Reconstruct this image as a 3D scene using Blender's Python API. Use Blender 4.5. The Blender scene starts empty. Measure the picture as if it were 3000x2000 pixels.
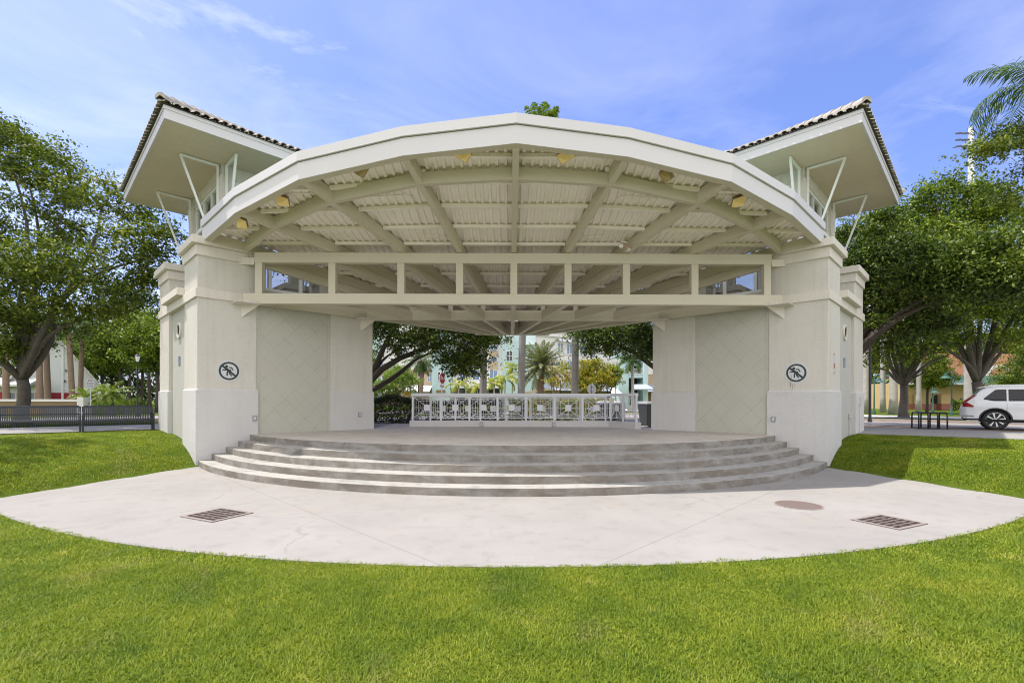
import bpy, bmesh, math, random
import numpy as np
from mathutils import Vector, Matrix
PI = math.pi
R45 = math.sqrt(0.5)
rng = np.random.default_rng(7)
random.seed(7)
scene = bpy.context.scene
COL = scene.collection

# ------------------------------------------------------------------ camera
FPX, YH, ROLL, YAW = 1398.6, 1171.7, math.radians(0.119), math.radians(0.341)
CAMX, EYE = -0.132, 1.878
cd = bpy.data.cameras.new("camera")
cam = bpy.data.objects.new("camera", cd)
COL.objects.link(cam)
cd.sensor_fit = 'HORIZONTAL'
cd.sensor_width = 36.0
cd.lens = FPX / 3000.0 * 36.0
cd.shift_y = (YH - 1000.0) / 3000.0
cd.clip_start, cd.clip_end = 0.05, 3000.0
cam.matrix_world = (Matrix.Translation((CAMX, 0, EYE)) @ Matrix.Rotation(-YAW, 4, 'Z')
                    @ Matrix.Rotation(PI / 2, 4, 'X') @ Matrix.Rotation(ROLL, 4, 'Z'))
scene.camera = cam

def at(px, py, Y):
    """point on the plane world-Y = Y seen at source pixel (px, py) of the 3000 px photograph"""
    u, v = px - 1500.0, py - YH
    c, s = math.cos(ROLL), math.sin(ROLL)
    u, v = u * c + v * s, -u * s + v * c
    dx, dy, dz = u / FPX, 1.0, -v / FPX
    c, s = math.cos(YAW), math.sin(YAW)
    wx, wy = dx * c + dy * s, -dx * s + dy * c
    k = Y / wy
    return Vector((CAMX + wx * k, Y, EYE + dz * k))

# ------------------------------------------------------------------ mesh helpers
class MB:
    def __init__(self):
        self.v, self.f = [], []
    def add(self, vs, fs):
        n = len(self.v)
        self.v += [tuple(p) for p in vs]
        self.f += [tuple(i + n for i in f) for f in fs]
        return self
    def box(self, x0, x1, y0, y1, z0, z1):
        vs = [(x, y, z) for z in (z0, z1) for y in (y0, y1) for x in (x0, x1)]
        return self.add(vs, [(0, 2, 3, 1), (4, 5, 7, 6), (0, 1, 5, 4), (2, 6, 7, 3), (0, 4, 6, 2), (1, 3, 7, 5)])
    def hexa(self, b, t):
        """8-point solid from a bottom and a top quad"""
        return self.add(list(b) + list(t), [(3, 2, 1, 0), (4, 5, 6, 7)] + [(i, (i + 1) % 4, 4 + (i + 1) % 4, 4 + i) for i in range(4)])
    def bar(self, p, q, w, h, up=(0, 0, 1), off=0.0):
        """rectangular bar from p to q: w across, h along 'up'; p,q on the bottom centre line when off=0"""
        p, q, up = Vector(p), Vector(q), Vector(up)
        d = (q - p).normalized()
        s = d.cross(up).normalized() * (w / 2)
        a, b = up * off, up * (off + h)
        return self.hexa([p - s + a, p + s + a, q + s + a, q - s + a], [p - s + b, p + s + b, q + s + b, q - s + b])
    def prism(self, poly, z0, z1):
        n = len(poly)
        vs = [(x, y, z0) for x, y in poly] + [(x, y, z1) for x, y in poly]
        return self.add(vs, [tuple(range(n - 1, -1, -1)), tuple(range(n, 2 * n))] + [(i, (i + 1) % n, n + (i + 1) % n, n + i) for i in range(n)])
    def sheet(self, front, back, z0, z1):
        """solid between two polylines of equal length (plan), z0..z1"""
        n = len(front)
        vs = [(x, y, z0) for x, y in front] + [(x, y, z0) for x, y in back] + [(x, y, z1) for x, y in front] + [(x, y, z1) for x, y in back]
        fs = []
        for i in range(n - 1):
            fs += [(i, n + i, n + i + 1, i + 1), (2 * n + i, 2 * n + i + 1, 3 * n + i + 1, 3 * n + i),
                   (i, i + 1, 2 * n + i + 1, 2 * n + i), (n + i, 3 * n + i, 3 * n + i + 1, n + i + 1)]
        fs += [(0, 2 * n, 3 * n, n), (n - 1, 2 * n - 1, 4 * n - 1, 3 * n - 1)]
        return self.add(vs, fs)
    def tube(self, pts, rad, n=8, cap=True):
        pts = [Vector(p) for p in pts]
        if not hasattr(rad, '__len__'):
            rad = [rad] * len(pts)
        base = len(self.v)
        ref = None
        for i, p in enumerate(pts):
            d = (pts[min(i + 1, len(pts) - 1)] - pts[max(i - 1, 0)]).normalized()
            if ref is None:
                ref = Vector((0, 0, 1)) if abs(d.z) < 0.9 else Vector((1, 0, 0))
            a = (ref - d * ref.dot(d)).normalized()
            ref = a
            b = d.cross(a)
            for k in range(n):
                t = 2 * PI * k / n
                self.v.append(tuple(p + (a * math.cos(t) + b * math.sin(t)) * rad[i]))
        for i in range(len(pts) - 1):
            for k in range(n):
                o = base + i * n
                self.f.append((o + k, o + (k + 1) % n, o + n + (k + 1) % n, o + n + k))
        if cap:
            self.f.append(tuple(base + k for k in range(n - 1, -1, -1)))
            self.f.append(tuple(base + (len(pts) - 1) * n + k for k in range(n)))
        return self
    def lathe(self, prof, n=24, c=(0, 0, 0), axis='Z', close=False):
        """revolve (r, h) profile about an axis through c"""
        base, m = len(self.v), len(prof)
        for r, h in prof:
            for k in range(n):
                t = 2 * PI * k / n
                x, y = r * math.cos(t), r * math.sin(t)
                p = (x, y, h) if axis == 'Z' else ((x, h, y) if axis == 'Y' else (h, x, y))
                self.v.append((p[0] + c[0], p[1] + c[1], p[2] + c[2]))
        for i in range(m - 1 + (1 if close else 0)):
            for k in range(n):
                a, b = base + i * n, base + ((i + 1) % m) * n
                self.f.append((a + k, a + (k + 1) % n, b + (k + 1) % n, b + k))
        return self
    def grid(self, P):
        """P: rows of points"""
        base, m = len(self.v), len(P[0])
        for r in P:
            self.v += [tuple(p) for p in r]
        for i in range(len(P) - 1):
            for k in range(m - 1):
                a = base + i * m + k
                self.f.append((a, a + 1, a + m + 1, a + m))
        return self
    def xf(self, M):
        self.v = [tuple(M @ Vector(p)) for p in self.v]
        return self
    def build(self, name, mat=None, parent=None, smooth=False, bevel=0.0, loc=None, rot=None):
        me = bpy.data.meshes.new(name)
        me.from_pydata(self.v, [], self.f)
        me.validate()
        bm = bmesh.new()
        bm.from_mesh(me)
        bmesh.ops.recalc_face_normals(bm, faces=bm.faces)
        bm.to_mesh(me)
        bm.free()
        return link(name, me, mat, parent, smooth, bevel, loc, rot)

def link(name, me, mat, parent=None, smooth=False, bevel=0.0, loc=None, rot=None):
    o = bpy.data.objects.new(name, me)
    COL.objects.link(o)
    if mat is not None:
        for m_ in (mat if isinstance(mat, (list, tuple)) else [mat]):
            me.materials.append(m_)
    if smooth:
        me.polygons.foreach_set('use_smooth', [True] * len(me.polygons))
        if smooth == 'auto':
            me.polygons.foreach_set('use_smooth', [True] * len(me.polygons))
            try:
                me.set_sharp_from_angle(angle=math.radians(40))
            except Exception:
                pass
    if bevel:
        b = o.modifiers.new('bevel', 'BEVEL')
        b.width, b.segments, b.limit_method, b.angle_limit = bevel, 2, 'ANGLE', math.radians(35)
    if parent is not None:
        o.parent = parent
    if loc is not None:
        o.location = loc
    if rot is not None:
        o.rotation_euler = rot
    return o

def np_mesh(name, V, quads=None, tris=None, smooth=False):
    me = bpy.data.meshes.new(name)
    V = np.ascontiguousarray(V, dtype=np.float32)
    q = np.zeros((0, 4), np.int32) if quads is None else np.asarray(quads, np.int32)
    t = np.zeros((0, 3), np.int32) if tris is None else np.asarray(tris, np.int32)
    me.vertices.add(len(V))
    me.vertices.foreach_set('co', V.ravel())
    me.loops.add(q.size + t.size)
    me.loops.foreach_set('vertex_index', np.concatenate([q.ravel(), t.ravel()]).astype(np.int32))
    n = len(q) + len(t)
    me.polygons.add(n)
    st = np.concatenate([np.arange(len(q)) * 4, q.size + np.arange(len(t)) * 3]).astype(np.int32)
    me.polygons.foreach_set('loop_start', st)
    me.update(calc_edges=True)
    return me

def tag(o, label=None, cat=None, group=None, kind=None):
    if label: o['label'] = label
    if cat: o['category'] = cat
    if group: o['group'] = group
    if kind: o['kind'] = kind
    return o

def thing(name, label, cat, loc=(0, 0, 0), rz=0.0, group=None):
    o = bpy.data.objects.new(name, None)
    COL.objects.link(o)
    o.empty_display_size = 0.2
    o.location = loc
    o.rotation_euler = (0, 0, rz)
    return tag(o, label, cat, group)

def copy_tree(o, parent=None):
    c = o.copy()
    COL.objects.link(c)
    c.parent = parent
    for ch in list(o.children):
        copy_tree(ch, c)
    return c

# ------------------------------------------------------------------ material helpers
def new_mat(name):
    m = bpy.data.materials.new(name)
    m.use_nodes = True
    nt = m.node_tree
    nt.nodes.clear()
    out = nt.nodes.new('ShaderNodeOutputMaterial')
    b = nt.nodes.new('ShaderNodeBsdfPrincipled')
    nt.links.new(b.outputs[0], out.inputs[0])
    return m, nt, b, out

def N(nt, typ, **kw):
    n = nt.nodes.new(typ)
    for k, v in kw.items():
        if k in n.inputs:
            n.inputs[k].default_value = v
        else:
            setattr(n, k, v)
    return n

def L(nt, a, b):
    nt.links.new(a, b)

def coords(nt, scale=(1, 1, 1), rot=(0, 0, 0), world=False):
    if world:
        g = N(nt, 'ShaderNodeNewGeometry').outputs['Position']
    else:
        g = N(nt, 'ShaderNodeTexCoord').outputs['Object']
    mp = N(nt, 'ShaderNodeMapping')
    mp.inputs['Scale'].default_value = scale
    mp.inputs['Rotation'].default_value = rot
    L(nt, g, mp.inputs['Vector'])
    return mp.outputs[0]

def noise(nt, vec, scale, detail=4.0, rough=0.55, dist=0.0):
    n = N(nt, 'ShaderNodeTexNoise')
    n.inputs['Scale'].default_value = scale
    n.inputs['Detail'].default_value = detail
    n.inputs['Roughness'].default_value = rough
    n.inputs['Distortion'].default_value = dist
    L(nt, vec, n.inputs['Vector'])
    return n.outputs['Fac']

def ramp(nt, fac, stops, interp='LINEAR'):
    r = N(nt, 'ShaderNodeValToRGB')
    el = r.color_ramp.elements
    r.color_ramp.interpolation = interp
    while len(el) < len(stops):
        el.new(0.5)
    for e, (p, c) in zip(el, stops):
        e.position = p
        c = (c, c, c) if not hasattr(c, '__len__') else c
        e.color = (*c[:3], 1)
    L(nt, fac, r.inputs[0])
    return r.outputs[0]

def mixc(nt, fac, a, b, mode='MIX'):
    m = N(nt, 'ShaderNodeMix', data_type='RGBA', blend_type=mode)
    for sock, val in ((m.inputs[0], fac), (m.inputs[6], a), (m.inputs[7], b)):
        if hasattr(val, 'is_output') or hasattr(val, 'links'):
            L(nt, val, sock)
        elif hasattr(val, '__len__'):
            sock.default_value = (*val[:3], 1)
        else:
            sock.default_value = val
    return m.outputs[2]

def math_(nt, op, a, b=None, c=None):
    m = N(nt, 'ShaderNodeMath', operation=op)
    for i, val in enumerate((a, b, c)):
        if val is None: continue
        if hasattr(val, 'links'): L(nt, val, m.inputs[i])
        else: m.inputs[i].default_value = val
    return m.outputs[0]

def bump(nt, b, h, strength=0.3, dist=0.01):
    n = N(nt, 'ShaderNodeBump')
    n.inputs['Strength'].default_value = strength
    n.inputs['Distance'].default_value = dist
    L(nt, h, n.inputs['Height'])
    L(nt, n.outputs[0], b.inputs['Normal'])

def shade(c, k):
    return tuple(min(1.0, x * k) for x in c)

def plain(name, col, rough=0.55, metal=0.0, var=0.10, scale=3.0, bmp=0.0, bscale=60.0, streak=0.0, spec=0.5, tint=None):
    """painted / plain surface with worn large-scale variation, optional fine relief and vertical run-off streaks"""
    m, nt, b, _ = new_mat(name)
    v = coords(nt)
    f = noise(nt, v, scale, 5, 0.6)
    c = mixc(nt, f, shade(col, 1 - var), tint if tint else shade(col, 1 + var))
    if streak:
        vs = coords(nt, (9, 9, 0.55))
        s = ramp(nt, noise(nt, vs, 1.0, 5, 0.6), [(0.50, 0.0), (0.72, 1.0)])
        c = mixc(nt, math_(nt, 'MULTIPLY', s, streak), c, shade(col, 0.45))
    L(nt, c, b.inputs['Base Color'])
    b.inputs['Roughness'].default_value = rough
    b.inputs['Metallic'].default_value = metal
    b.inputs['Specular IOR Level'].default_value = spec
    if bmp:
        bump(nt, b, noise(nt, v, bscale, 4, 0.6), bmp, 0.012)
    return m

def leaf_mat(name, cols, trans=0.35, rough=0.42, spec=0.5, patch=0.5):
    """leaves: colour varies leaf by leaf and in broad patches of new and old growth"""
    m, nt, b, out = new_mat(name)
    g = N(nt, 'ShaderNodeNewGeometry')
    v = coords(nt, world=True)
    f = noise(nt, v, patch, 2, 0.5)
    r = math_(nt, 'ADD', math_(nt, 'MULTIPLY', g.outputs['Random Per Island'], 0.75), math_(nt, 'MULTIPLY', math_(nt, 'SUBTRACT', f, 0.38), 0.9))
    n = len(cols)
    c = ramp(nt, r, [(i / max(1, n - 1), cc) for i, cc in enumerate(cols)])
    L(nt, c, b.inputs['Base Color'])
    b.inputs['Roughness'].default_value = rough
    b.inputs['Specular IOR Level'].default_value = spec
    t = N(nt, 'ShaderNodeBsdfTranslucent')
    L(nt, mixc(nt, 1.0, c, (0.95, 1.15, 0.45), 'MULTIPLY'), t.inputs[0])
    ms = N(nt, 'ShaderNodeMixShader')
    ms.inputs[0].default_value = trans
    L(nt, b.outputs[0], ms.inputs[1])
    L(nt, t.outputs[0], ms.inputs[2])
    L(nt, ms.outputs[0], out.inputs[0])
    return m

def concrete(name, col, stain=0.5, joint=None, warm=(0.40, 0.30, 0.20), streak=0.0, world=True, cracks=0.0, riser=0.0):
    m, nt, b, _ = new_mat(name)
    v = coords(nt, world=world)
    big = noise(nt, v, 0.55, 5, 0.6, 0.4)
    mid = noise(nt, v, 3.2, 6, 0.65)
    fine = noise(nt, v, 55, 4, 0.7)
    c = mixc(nt, ramp(nt, big, [(0.3, 0.0), (0.7, 1.0)]), shade(col, 0.90), shade(col, 1.07))
    c = mixc(nt, math_(nt, 'MULTIPLY', ramp(nt, mid, [(0.52, 0.0), (0.75, 1.0)]), stain), c, shade(col, 0.62))
    wn = noise(nt, coords(nt, (1, 1, 1), (0, 0, 0.7), world), 1.1, 5, 0.65, 0.8)
    c = mixc(nt, math_(nt, 'MULTIPLY', ramp(nt, wn, [(0.58, 0.0), (0.78, 1.0)]), stain), c, mixc(nt, 0.5, warm, shade(col, 0.8)))
    c = mixc(nt, 0.16, c, mixc(nt, fine, (0.02, 0.02, 0.02), (1, 1, 1)), 'OVERLAY')
    if streak:
        vs = coords(nt, (2.3, 2.3, 0.9), world=world)
        s = ramp(nt, noise(nt, vs, 1.0, 7, 0.72, 0.3), [(0.50, 0.0), (0.66, 1.0)])
        c = mixc(nt, math_(nt, 'MULTIPLY', s, streak), c, shade(col, 0.38))
    # scattered small dark spots (gum, leaf stains)
    vo = N(nt, 'ShaderNodeTexVoronoi')
    vo.inputs['Scale'].default_value = 1.7
    L(nt, v, vo.inputs['Vector'])
    sp = ramp(nt, vo.outputs['Distance'], [(0.015, 1.0), (0.04, 0.0)])
    c = mixc(nt, math_(nt, 'MULTIPLY', sp, 0.5), c, shade(col, 0.4))
    if cracks:
        vc = N(nt, 'ShaderNodeTexVoronoi', feature='DISTANCE_TO_EDGE')
        vc.inputs['Scale'].default_value = 0.30
        dm = N(nt, 'ShaderNodeVectorMath', operation='ADD')
        nz = N(nt, 'ShaderNodeTexNoise')
        nz.inputs['Scale'].default_value = 0.9
        nz.inputs['Detail'].default_value = 6
        L(nt, v, nz.inputs['Vector'])
        sc = N(nt, 'ShaderNodeVectorMath', operation='SCALE')
        sc.inputs['Scale'].default_value = 0.9
        L(nt, nz.outputs['Color'], sc.inputs[0])
        L(nt, v, dm.inputs[0])
        L(nt, sc.outputs[0], dm.inputs[1])
        L(nt, dm.outputs[0], vc.inputs['Vector'])
        cr = ramp(nt, vc.outputs['Distance'], [(0.0015, 1.0), (0.005, 0.0)])
        msk = ramp(nt, noise(nt, v, 0.35, 2), [(0.45, 0.0), (0.55, 1.0)])
        c = mixc(nt, math_(nt, 'MULTIPLY', math_(nt, 'MULTIPLY', cr, msk), cracks), c, shade(col, 0.35))
    if joint:
        sx, sy, rot = joint
        vj = coords(nt, (1 / sx, 1 / sy, 1), (0, 0, rot), world)
        sep = N(nt, 'ShaderNodeSeparateXYZ')
        L(nt, vj, sep.inputs[0])
        js = []
        for i, s in ((0, sx), (1, sy)):
            fr = math_(nt, 'ABSOLUTE', math_(nt, 'SUBTRACT', math_(nt, 'FRACT', sep.outputs[i]), 0.5))
            js.append(math_(nt, 'LESS_THAN', fr, 0.007 / s))
        j = math_(nt, 'MAXIMUM', js[0], js[1])
        c = mixc(nt, math_(nt, 'MULTIPLY', j, 0.45), c, shade(col, 0.35))
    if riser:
        # upright faces mixed darker, in grey to brown blotches
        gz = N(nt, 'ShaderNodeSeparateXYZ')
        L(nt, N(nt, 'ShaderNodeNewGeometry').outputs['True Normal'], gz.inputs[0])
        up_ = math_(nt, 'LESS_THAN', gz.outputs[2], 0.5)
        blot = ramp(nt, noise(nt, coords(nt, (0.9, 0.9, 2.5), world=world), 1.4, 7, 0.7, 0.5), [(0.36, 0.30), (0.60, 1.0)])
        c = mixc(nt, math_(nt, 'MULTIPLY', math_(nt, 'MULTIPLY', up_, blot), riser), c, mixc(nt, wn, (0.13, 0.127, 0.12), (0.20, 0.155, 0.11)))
    L(nt, c, b.inputs['Base Color'])
    b.inputs['Roughness'].default_value = 0.85
    b.inputs['Specular IOR Level'].default_value = 0.25
    bump(nt, b, math_(nt, 'ADD', fine, math_(nt, 'MULTIPLY', mid, 0.8)), 0.25, 0.006)
    return m

def stucco(name, col, streak=0.0, var=0.07, bmp=0.9):
    m, nt, b, _ = new_mat(name)
    v = coords(nt)
    f = noise(nt, v, 1.3, 5, 0.6)
    c = mixc(nt, f, shade(col, 1 - var), shade(col, 1 + var))
    d = ramp(nt, noise(nt, v, 7.0, 5, 0.7), [(0.60, 0.0), (0.78, 1.0)])
    c = mixc(nt, math_(nt, 'MULTIPLY', d, 0.22), c, shade(col, 0.6))
    br = noise(nt, coords(nt, (1, 1, 5.0)), 9.0, 5, 0.7, 0.5)
    c = mixc(nt, 0.22, c, mixc(nt, br, (0.15, 0.15, 0.15), (0.85, 0.85, 0.85)), 'OVERLAY')
    if streak:
        vs = coords(nt, (6, 6, 0.35))
        s = ramp(nt, noise(nt, vs, 1.0, 6, 0.65), [(0.50, 0.0), (0.75, 1.0)])
        c = mixc(nt, math_(nt, 'MULTIPLY', s, streak), c, shade(col, 0.5))
    L(nt, c, b.inputs['Base Color'])
    b.inputs['Roughness'].default_value = 0.8
    b.inputs['Specular IOR Level'].default_value = 0.3
    vv = coords(nt, (1, 1, 2.2))
    h = math_(nt, 'ADD', noise(nt, vv, 26, 5, 0.65, 0.6), math_(nt, 'MULTIPLY', noise(nt, v, 90, 3, 0.6), 0.35))
    bump(nt, b, h, bmp, 0.016)
    return m

def tile_wall(name, col, axis, light=False):
    """square tiles laid diagonally inside a straight border; axis: which local axis runs along the wall"""
    m, nt, b, _ = new_mat(name)
    tc = N(nt, 'ShaderNodeTexCoord')
    sep = N(nt, 'ShaderNodeSeparateXYZ')
    L(nt, tc.outputs['Object'], sep.inputs[0])
    a, z = sep.outputs[axis], sep.outputs[2]
    S = 0.62
    def grid(val):
        fr = math_(nt, 'ABSOLUTE', math_(nt, 'SUBTRACT', math_(nt, 'FRACT', val), 0.5))
        return math_(nt, 'LESS_THAN', fr, 0.006 / S)
    d1 = grid(math_(nt, 'DIVIDE', math_(nt, 'ADD', a, z), S * 1.414 * 0.72))
    d2 = grid(math_(nt, 'DIVIDE', math_(nt, 'SUBTRACT', a, z), S * 1.414 * 0.72))
    g = math_(nt, 'MAXIMUM', d1, d2)
    ab = math_(nt, 'ABSOLUTE', a)
    inner = math_(nt, 'LESS_THAN', ab, 1.06)
    g = math_(nt, 'MULTIPLY', g, inner)
    bz = math_(nt, 'ABSOLUTE', math_(nt, 'SUBTRACT', math_(nt, 'FRACT', math_(nt, 'DIVIDE', z, 0.30)), 0.5))
    g2 = math_(nt, 'MULTIPLY', math_(nt, 'LESS_THAN', bz, 0.016), math_(nt, 'SUBTRACT', 1.0, inner))
    g3 = math_(nt, 'LESS_THAN', math_(nt, 'ABSOLUTE', math_(nt, 'SUBTRACT', ab, 1.06)), 0.004)
    g = math_(nt, 'MAXIMUM', g, math_(nt, 'MAXIMUM', g2, g3))
    v = coords(nt)
    f = noise(nt, v, 1.6, 5, 0.6)
    c = mixc(nt, f, shade(col, 0.93), shade(col, 1.07))
    st = ramp(nt, noise(nt, v, 4.0, 5, 0.7), [(0.60, 0.0), (0.8, 1.0)])
    c = mixc(nt, math_(nt, 'MULTIPLY', st, 0.25), c, shade(col, 0.7))
    wear = ramp(nt, noise(nt, v, 2.2, 3, 0.6), [(0.40, 0.25), (0.60, 1.0)])
    c = mixc(nt, math_(nt, 'MULTIPLY', math_(nt, 'MULTIPLY', g, wear), 0.7), c, shade(col, 1.35 if light else 0.42))
    L(nt, c, b.inputs['Base Color'])
    b.inputs['Roughness'].default_value = 0.6
    bump(nt, b, math_(nt, 'SUBTRACT', noise(nt, v, 40, 3), math_(nt, 'MULTIPLY', g, 0.8)), 0.25, 0.006)
    return m

def emis(name, col, strength, rough=0.3):
    m, nt, b, _ = new_mat(name)
    b.inputs['Base Color'].default_value = (*shade(col, 0.6), 1)
    f = noise(nt, coords(nt), 9.0, 2, 0.5)
    L(nt, mixc(nt, f, shade(col, 0.45), col), b.inputs['Emission Color'])
    b.inputs['Emission Strength'].default_value = strength
    b.inputs['Roughness'].default_value = rough
    return m
# ------------------------------------------------------------------ light
SUNV = Vector((-0.39, 0.03, 1.0)).normalized()
sl = bpy.data.lights.new("sun", 'SUN')
sl.energy, sl.angle, sl.color = 4.0, math.radians(0.53), (1.0, 0.95, 0.88)
so = bpy.data.objects.new("sun", sl)
COL.objects.link(so)
so.location = (-20, 10, 60)
so.rotation_euler = SUNV.to_track_quat('Z', 'Y').to_euler()

w = bpy.data.worlds.new("World")
scene.world = w
w.use_nodes = True
nt = w.node_tree
nt.nodes.clear()
wo = N(nt, 'ShaderNodeOutputWorld')
bg = N(nt, 'ShaderNodeBackground')
bg.inputs['Strength'].default_value = 0.15
L(nt, bg.outputs[0], wo.inputs[0])
sky = N(nt, 'ShaderNodeTexSky', sky_type='NISHITA')
sky.sun_disc = False
sky.sun_elevation = math.asin(SUNV.z)
sky.sun_rotation = math.atan2(SUNV.x, SUNV.y)
sky.altitude, sky.air_density, sky.dust_density, sky.ozone_density = 0.0, 1.0, 1.8, 2.2
# thin wind-drawn cirrus laid on a plane far overhead, coordinates from the sky direction
tc = N(nt, 'ShaderNodeTexCoord')
sp = N(nt, 'ShaderNodeSeparateXYZ')
L(nt, tc.outputs['Generated'], sp.inputs[0])
zz = math_(nt, 'MAXIMUM', math_(nt, 'ADD', sp.outputs[2], 0.12), 0.03)
cb = N(nt, 'ShaderNodeCombineXYZ')
L(nt, math_(nt, 'DIVIDE', sp.outputs[0], zz), cb.inputs[0])
L(nt, math_(nt, 'DIVIDE', sp.outputs[1], zz), cb.inputs[1])
mp = N(nt, 'ShaderNodeMapping')
mp.inputs['Rotation'].default_value = (0, 0, math.radians(28))
mp.inputs['Scale'].default_value = (0.75, 2.1, 1)
mp.inputs['Location'].default_value = (9.0, 12.5, 0)
L(nt, cb.outputs[0], mp.inputs['Vector'])
n1 = noise(nt, mp.outputs[0], 1.1, 9, 0.62, 1.1)
mp2 = N(nt, 'ShaderNodeMapping')
mp2.inputs['Location'].default_value = (1.0, 6.0, 0)
L(nt, cb.outputs[0], mp2.inputs['Vector'])
n2 = noise(nt, mp2.outputs[0], 0.55, 3, 0.5)
west = ramp(nt, sp.outputs[0], [(0.0, 0.0), (1.0, 1.0)])
west = N(nt, 'ShaderNodeMapRange')
L(nt, sp.outputs[0], west.inputs[0])
west.inputs[1].default_value, west.inputs[2].default_value = -0.75, 0.6
west.inputs[3].default_value, west.inputs[4].default_value = 0.0, -0.10
cov = math_(nt, 'ADD', math_(nt, 'ADD', n1, math_(nt, 'MULTIPLY', n2, 0.5)), west.outputs[0])
# bright cloud bank added unseen behind the photographer and overhead, as fill light
back = N(nt, 'ShaderNodeMapRange')
L(nt, sp.outputs[1], back.inputs[0])
back.inputs[1].default_value, back.inputs[2].default_value = 0.25, -0.45
back.inputs[3].default_value, back.inputs[4].default_value = 0.0, 0.62
cov = math_(nt, 'ADD', cov, back.outputs[0])
n3 = noise(nt, mp2.outputs[0], 1.3, 7, 0.6, 0.6)
veil = math_(nt, 'MULTIPLY', ramp(nt, n3, [(0.42, 0.0), (0.75, 1.0)]), ramp(nt, sp.outputs[2], [(0.0, 0.50), (0.45, 0.22), (0.75, 0.08)]))
cf = math_(nt, 'MAXIMUM', ramp(nt, cov, [(0.76, 0.0), (0.95, 0.36), (1.20, 0.92)]), veil)
tint = mixc(nt, 1.0, sky.outputs[0], (0.90, 0.92, 1.30), 'MULTIPLY')
skyc = mixc(nt, cf, tint, (8.6, 8.5, 8.7))
L(nt, skyc, bg.inputs['Color'])

vs = scene.view_settings
vs.view_transform, vs.look, vs.gamma = 'Standard', 'None', 1.0
vs.exposure = 0.5
scene.render.film_transparent = False
scene.cycles.max_bounces = 10
scene.cycles.diffuse_bounces = 6
scene.cycles.transparent_max_bounces = 6
scene.cycles.sample_clamp_indirect = 8.0
scene.cycles.use_denoising = True
scene.cycles.filter_width = 1.05

# ------------------------------------------------------------------ materials of the pavilion
M = {}
M['stucco'] = stucco('cream_stucco', (0.62, 0.59, 0.525), streak=0.22)
M['plinth'] = stucco('white_base_stucco', (0.60, 0.585, 0.565), streak=0.12)
M['trim'] = stucco('cream_trim', (0.66, 0.615, 0.545), streak=0.14, bmp=0.25)
M['soffit'] = stucco('soffit_stucco', (0.66, 0.57, 0.45), bmp=0.5, var=0.08)
M['fascia'] = plain('fascia_paint', (0.61, 0.59, 0.585), 0.45, var=0.03, scale=1.2)
M['edge'] = plain('roof_edge_metal', (0.62, 0.60, 0.595), 0.40, var=0.025, scale=1.2)
M['beam'] = plain('beam_paint', (0.555, 0.51, 0.395), 0.5, var=0.05, scale=1.5, bmp=0.06, bscale=30)
M['deck'] = plain('deck_paint', (0.90, 0.84, 0.775), 0.5, var=0.06, scale=0.9)
M['greenroof'] = plain('green_metal_roof', (0.13, 0.23, 0.17), 0.4, var=0.1, scale=0.6)
M['bracket'] = plain('white_steel', (0.78, 0.80, 0.77), 0.4, var=0.04)
m, nt, b, out = new_mat('clear_window_glass')
tr_ = N(nt, 'ShaderNodeBsdfTransparent')
tr_.inputs[0].default_value = (0.92, 0.92, 0.90, 1)
b.inputs['Base Color'].default_value = (0.03, 0.03, 0.03, 1)
b.inputs['Roughness'].default_value = 0.06
ms_ = N(nt, 'ShaderNodeMixShader')
ms_.inputs[0].default_value = 0.10
L(nt, tr_.outputs[0], ms_.inputs[1]); L(nt, b.outputs[0], ms_.inputs[2]); L(nt, ms_.outputs[0], out.inputs[0])
M['glass'] = m
M['tile'] = plain('grey_roof_tile', (0.40, 0.365, 0.315), 0.8, var=0.40, scale=2.6, bmp=0.3, bscale=30)
M['tilebase'] = plain('roof_underlay', (0.06, 0.055, 0.05), 0.9)
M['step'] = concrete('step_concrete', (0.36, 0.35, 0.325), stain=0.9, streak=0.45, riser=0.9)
M['floor'] = concrete('stage_floor_concrete', (0.52, 0.475, 0.425), stain=0.8)
M['plaza'] = concrete('plaza_concrete', (0.285, 0.27, 0.252), stain=0.45, cracks=0.3, joint=(6.4, 6.4, math.radians(45)))
M['rail'] = plain('white_rail_paint', (0.72, 0.73, 0.75), 0.4, var=0.03)
M['iron'] = plain('rusty_iron', (0.16, 0.12, 0.105), 0.75, 0.2, var=0.3, scale=14, bmp=0.3, bscale=80)
M['ironframe'] = plain('iron_rim', (0.26, 0.215, 0.19), 0.75, 0.1, var=0.25, scale=14)
M['pit'] = plain('drain_pit', (0.015, 0.013, 0.012), 0.9)
M['black'] = plain('black_paint', (0.018, 0.018, 0.02), 0.35, var=0.2)
M['greybox'] = plain('grey_outlet', (0.30, 0.31, 0.33), 0.4, var=0.15, scale=20)
M['steel'] = plain('galvanised', (0.50, 0.51, 0.52), 0.35, 0.6, var=0.1)

# ------------------------------------------------------------------ ground
BX = np.array([0.0, 8.93, 9.9, 14.0, 45.0, 300.0])
BY = np.array([13.45, 13.45, 8.95, 7.5, 2.0, -40.0])
PC, PR = (0.0, 20.97), 15.6            # front edge of the plaza: one arc

def rise(X, Y):
    """signed depth behind the foot of the bank (metres, positive = up the bank)"""
    X, Y = np.abs(np.asarray(X, float)), np.asarray(Y, float)
    best = np.full(X.shape, 1e9)
    for i in range(len(BX) - 1):
        ax, ay, bx, by = BX[i], BY[i], BX[i + 1], BY[i + 1]
        l2 = (bx - ax) ** 2 + (by - ay) ** 2
        t = np.clip(((X - ax) * (bx - ax) + (Y - ay) * (by - ay)) / l2, 0, 1)
        best = np.minimum(best, np.hypot(X - ax - t * (bx - ax), Y - ay - t * (by - ay)))
    yb = np.interp(X, BX, BY)
    return np.where(Y > yb, best, -best)

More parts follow.
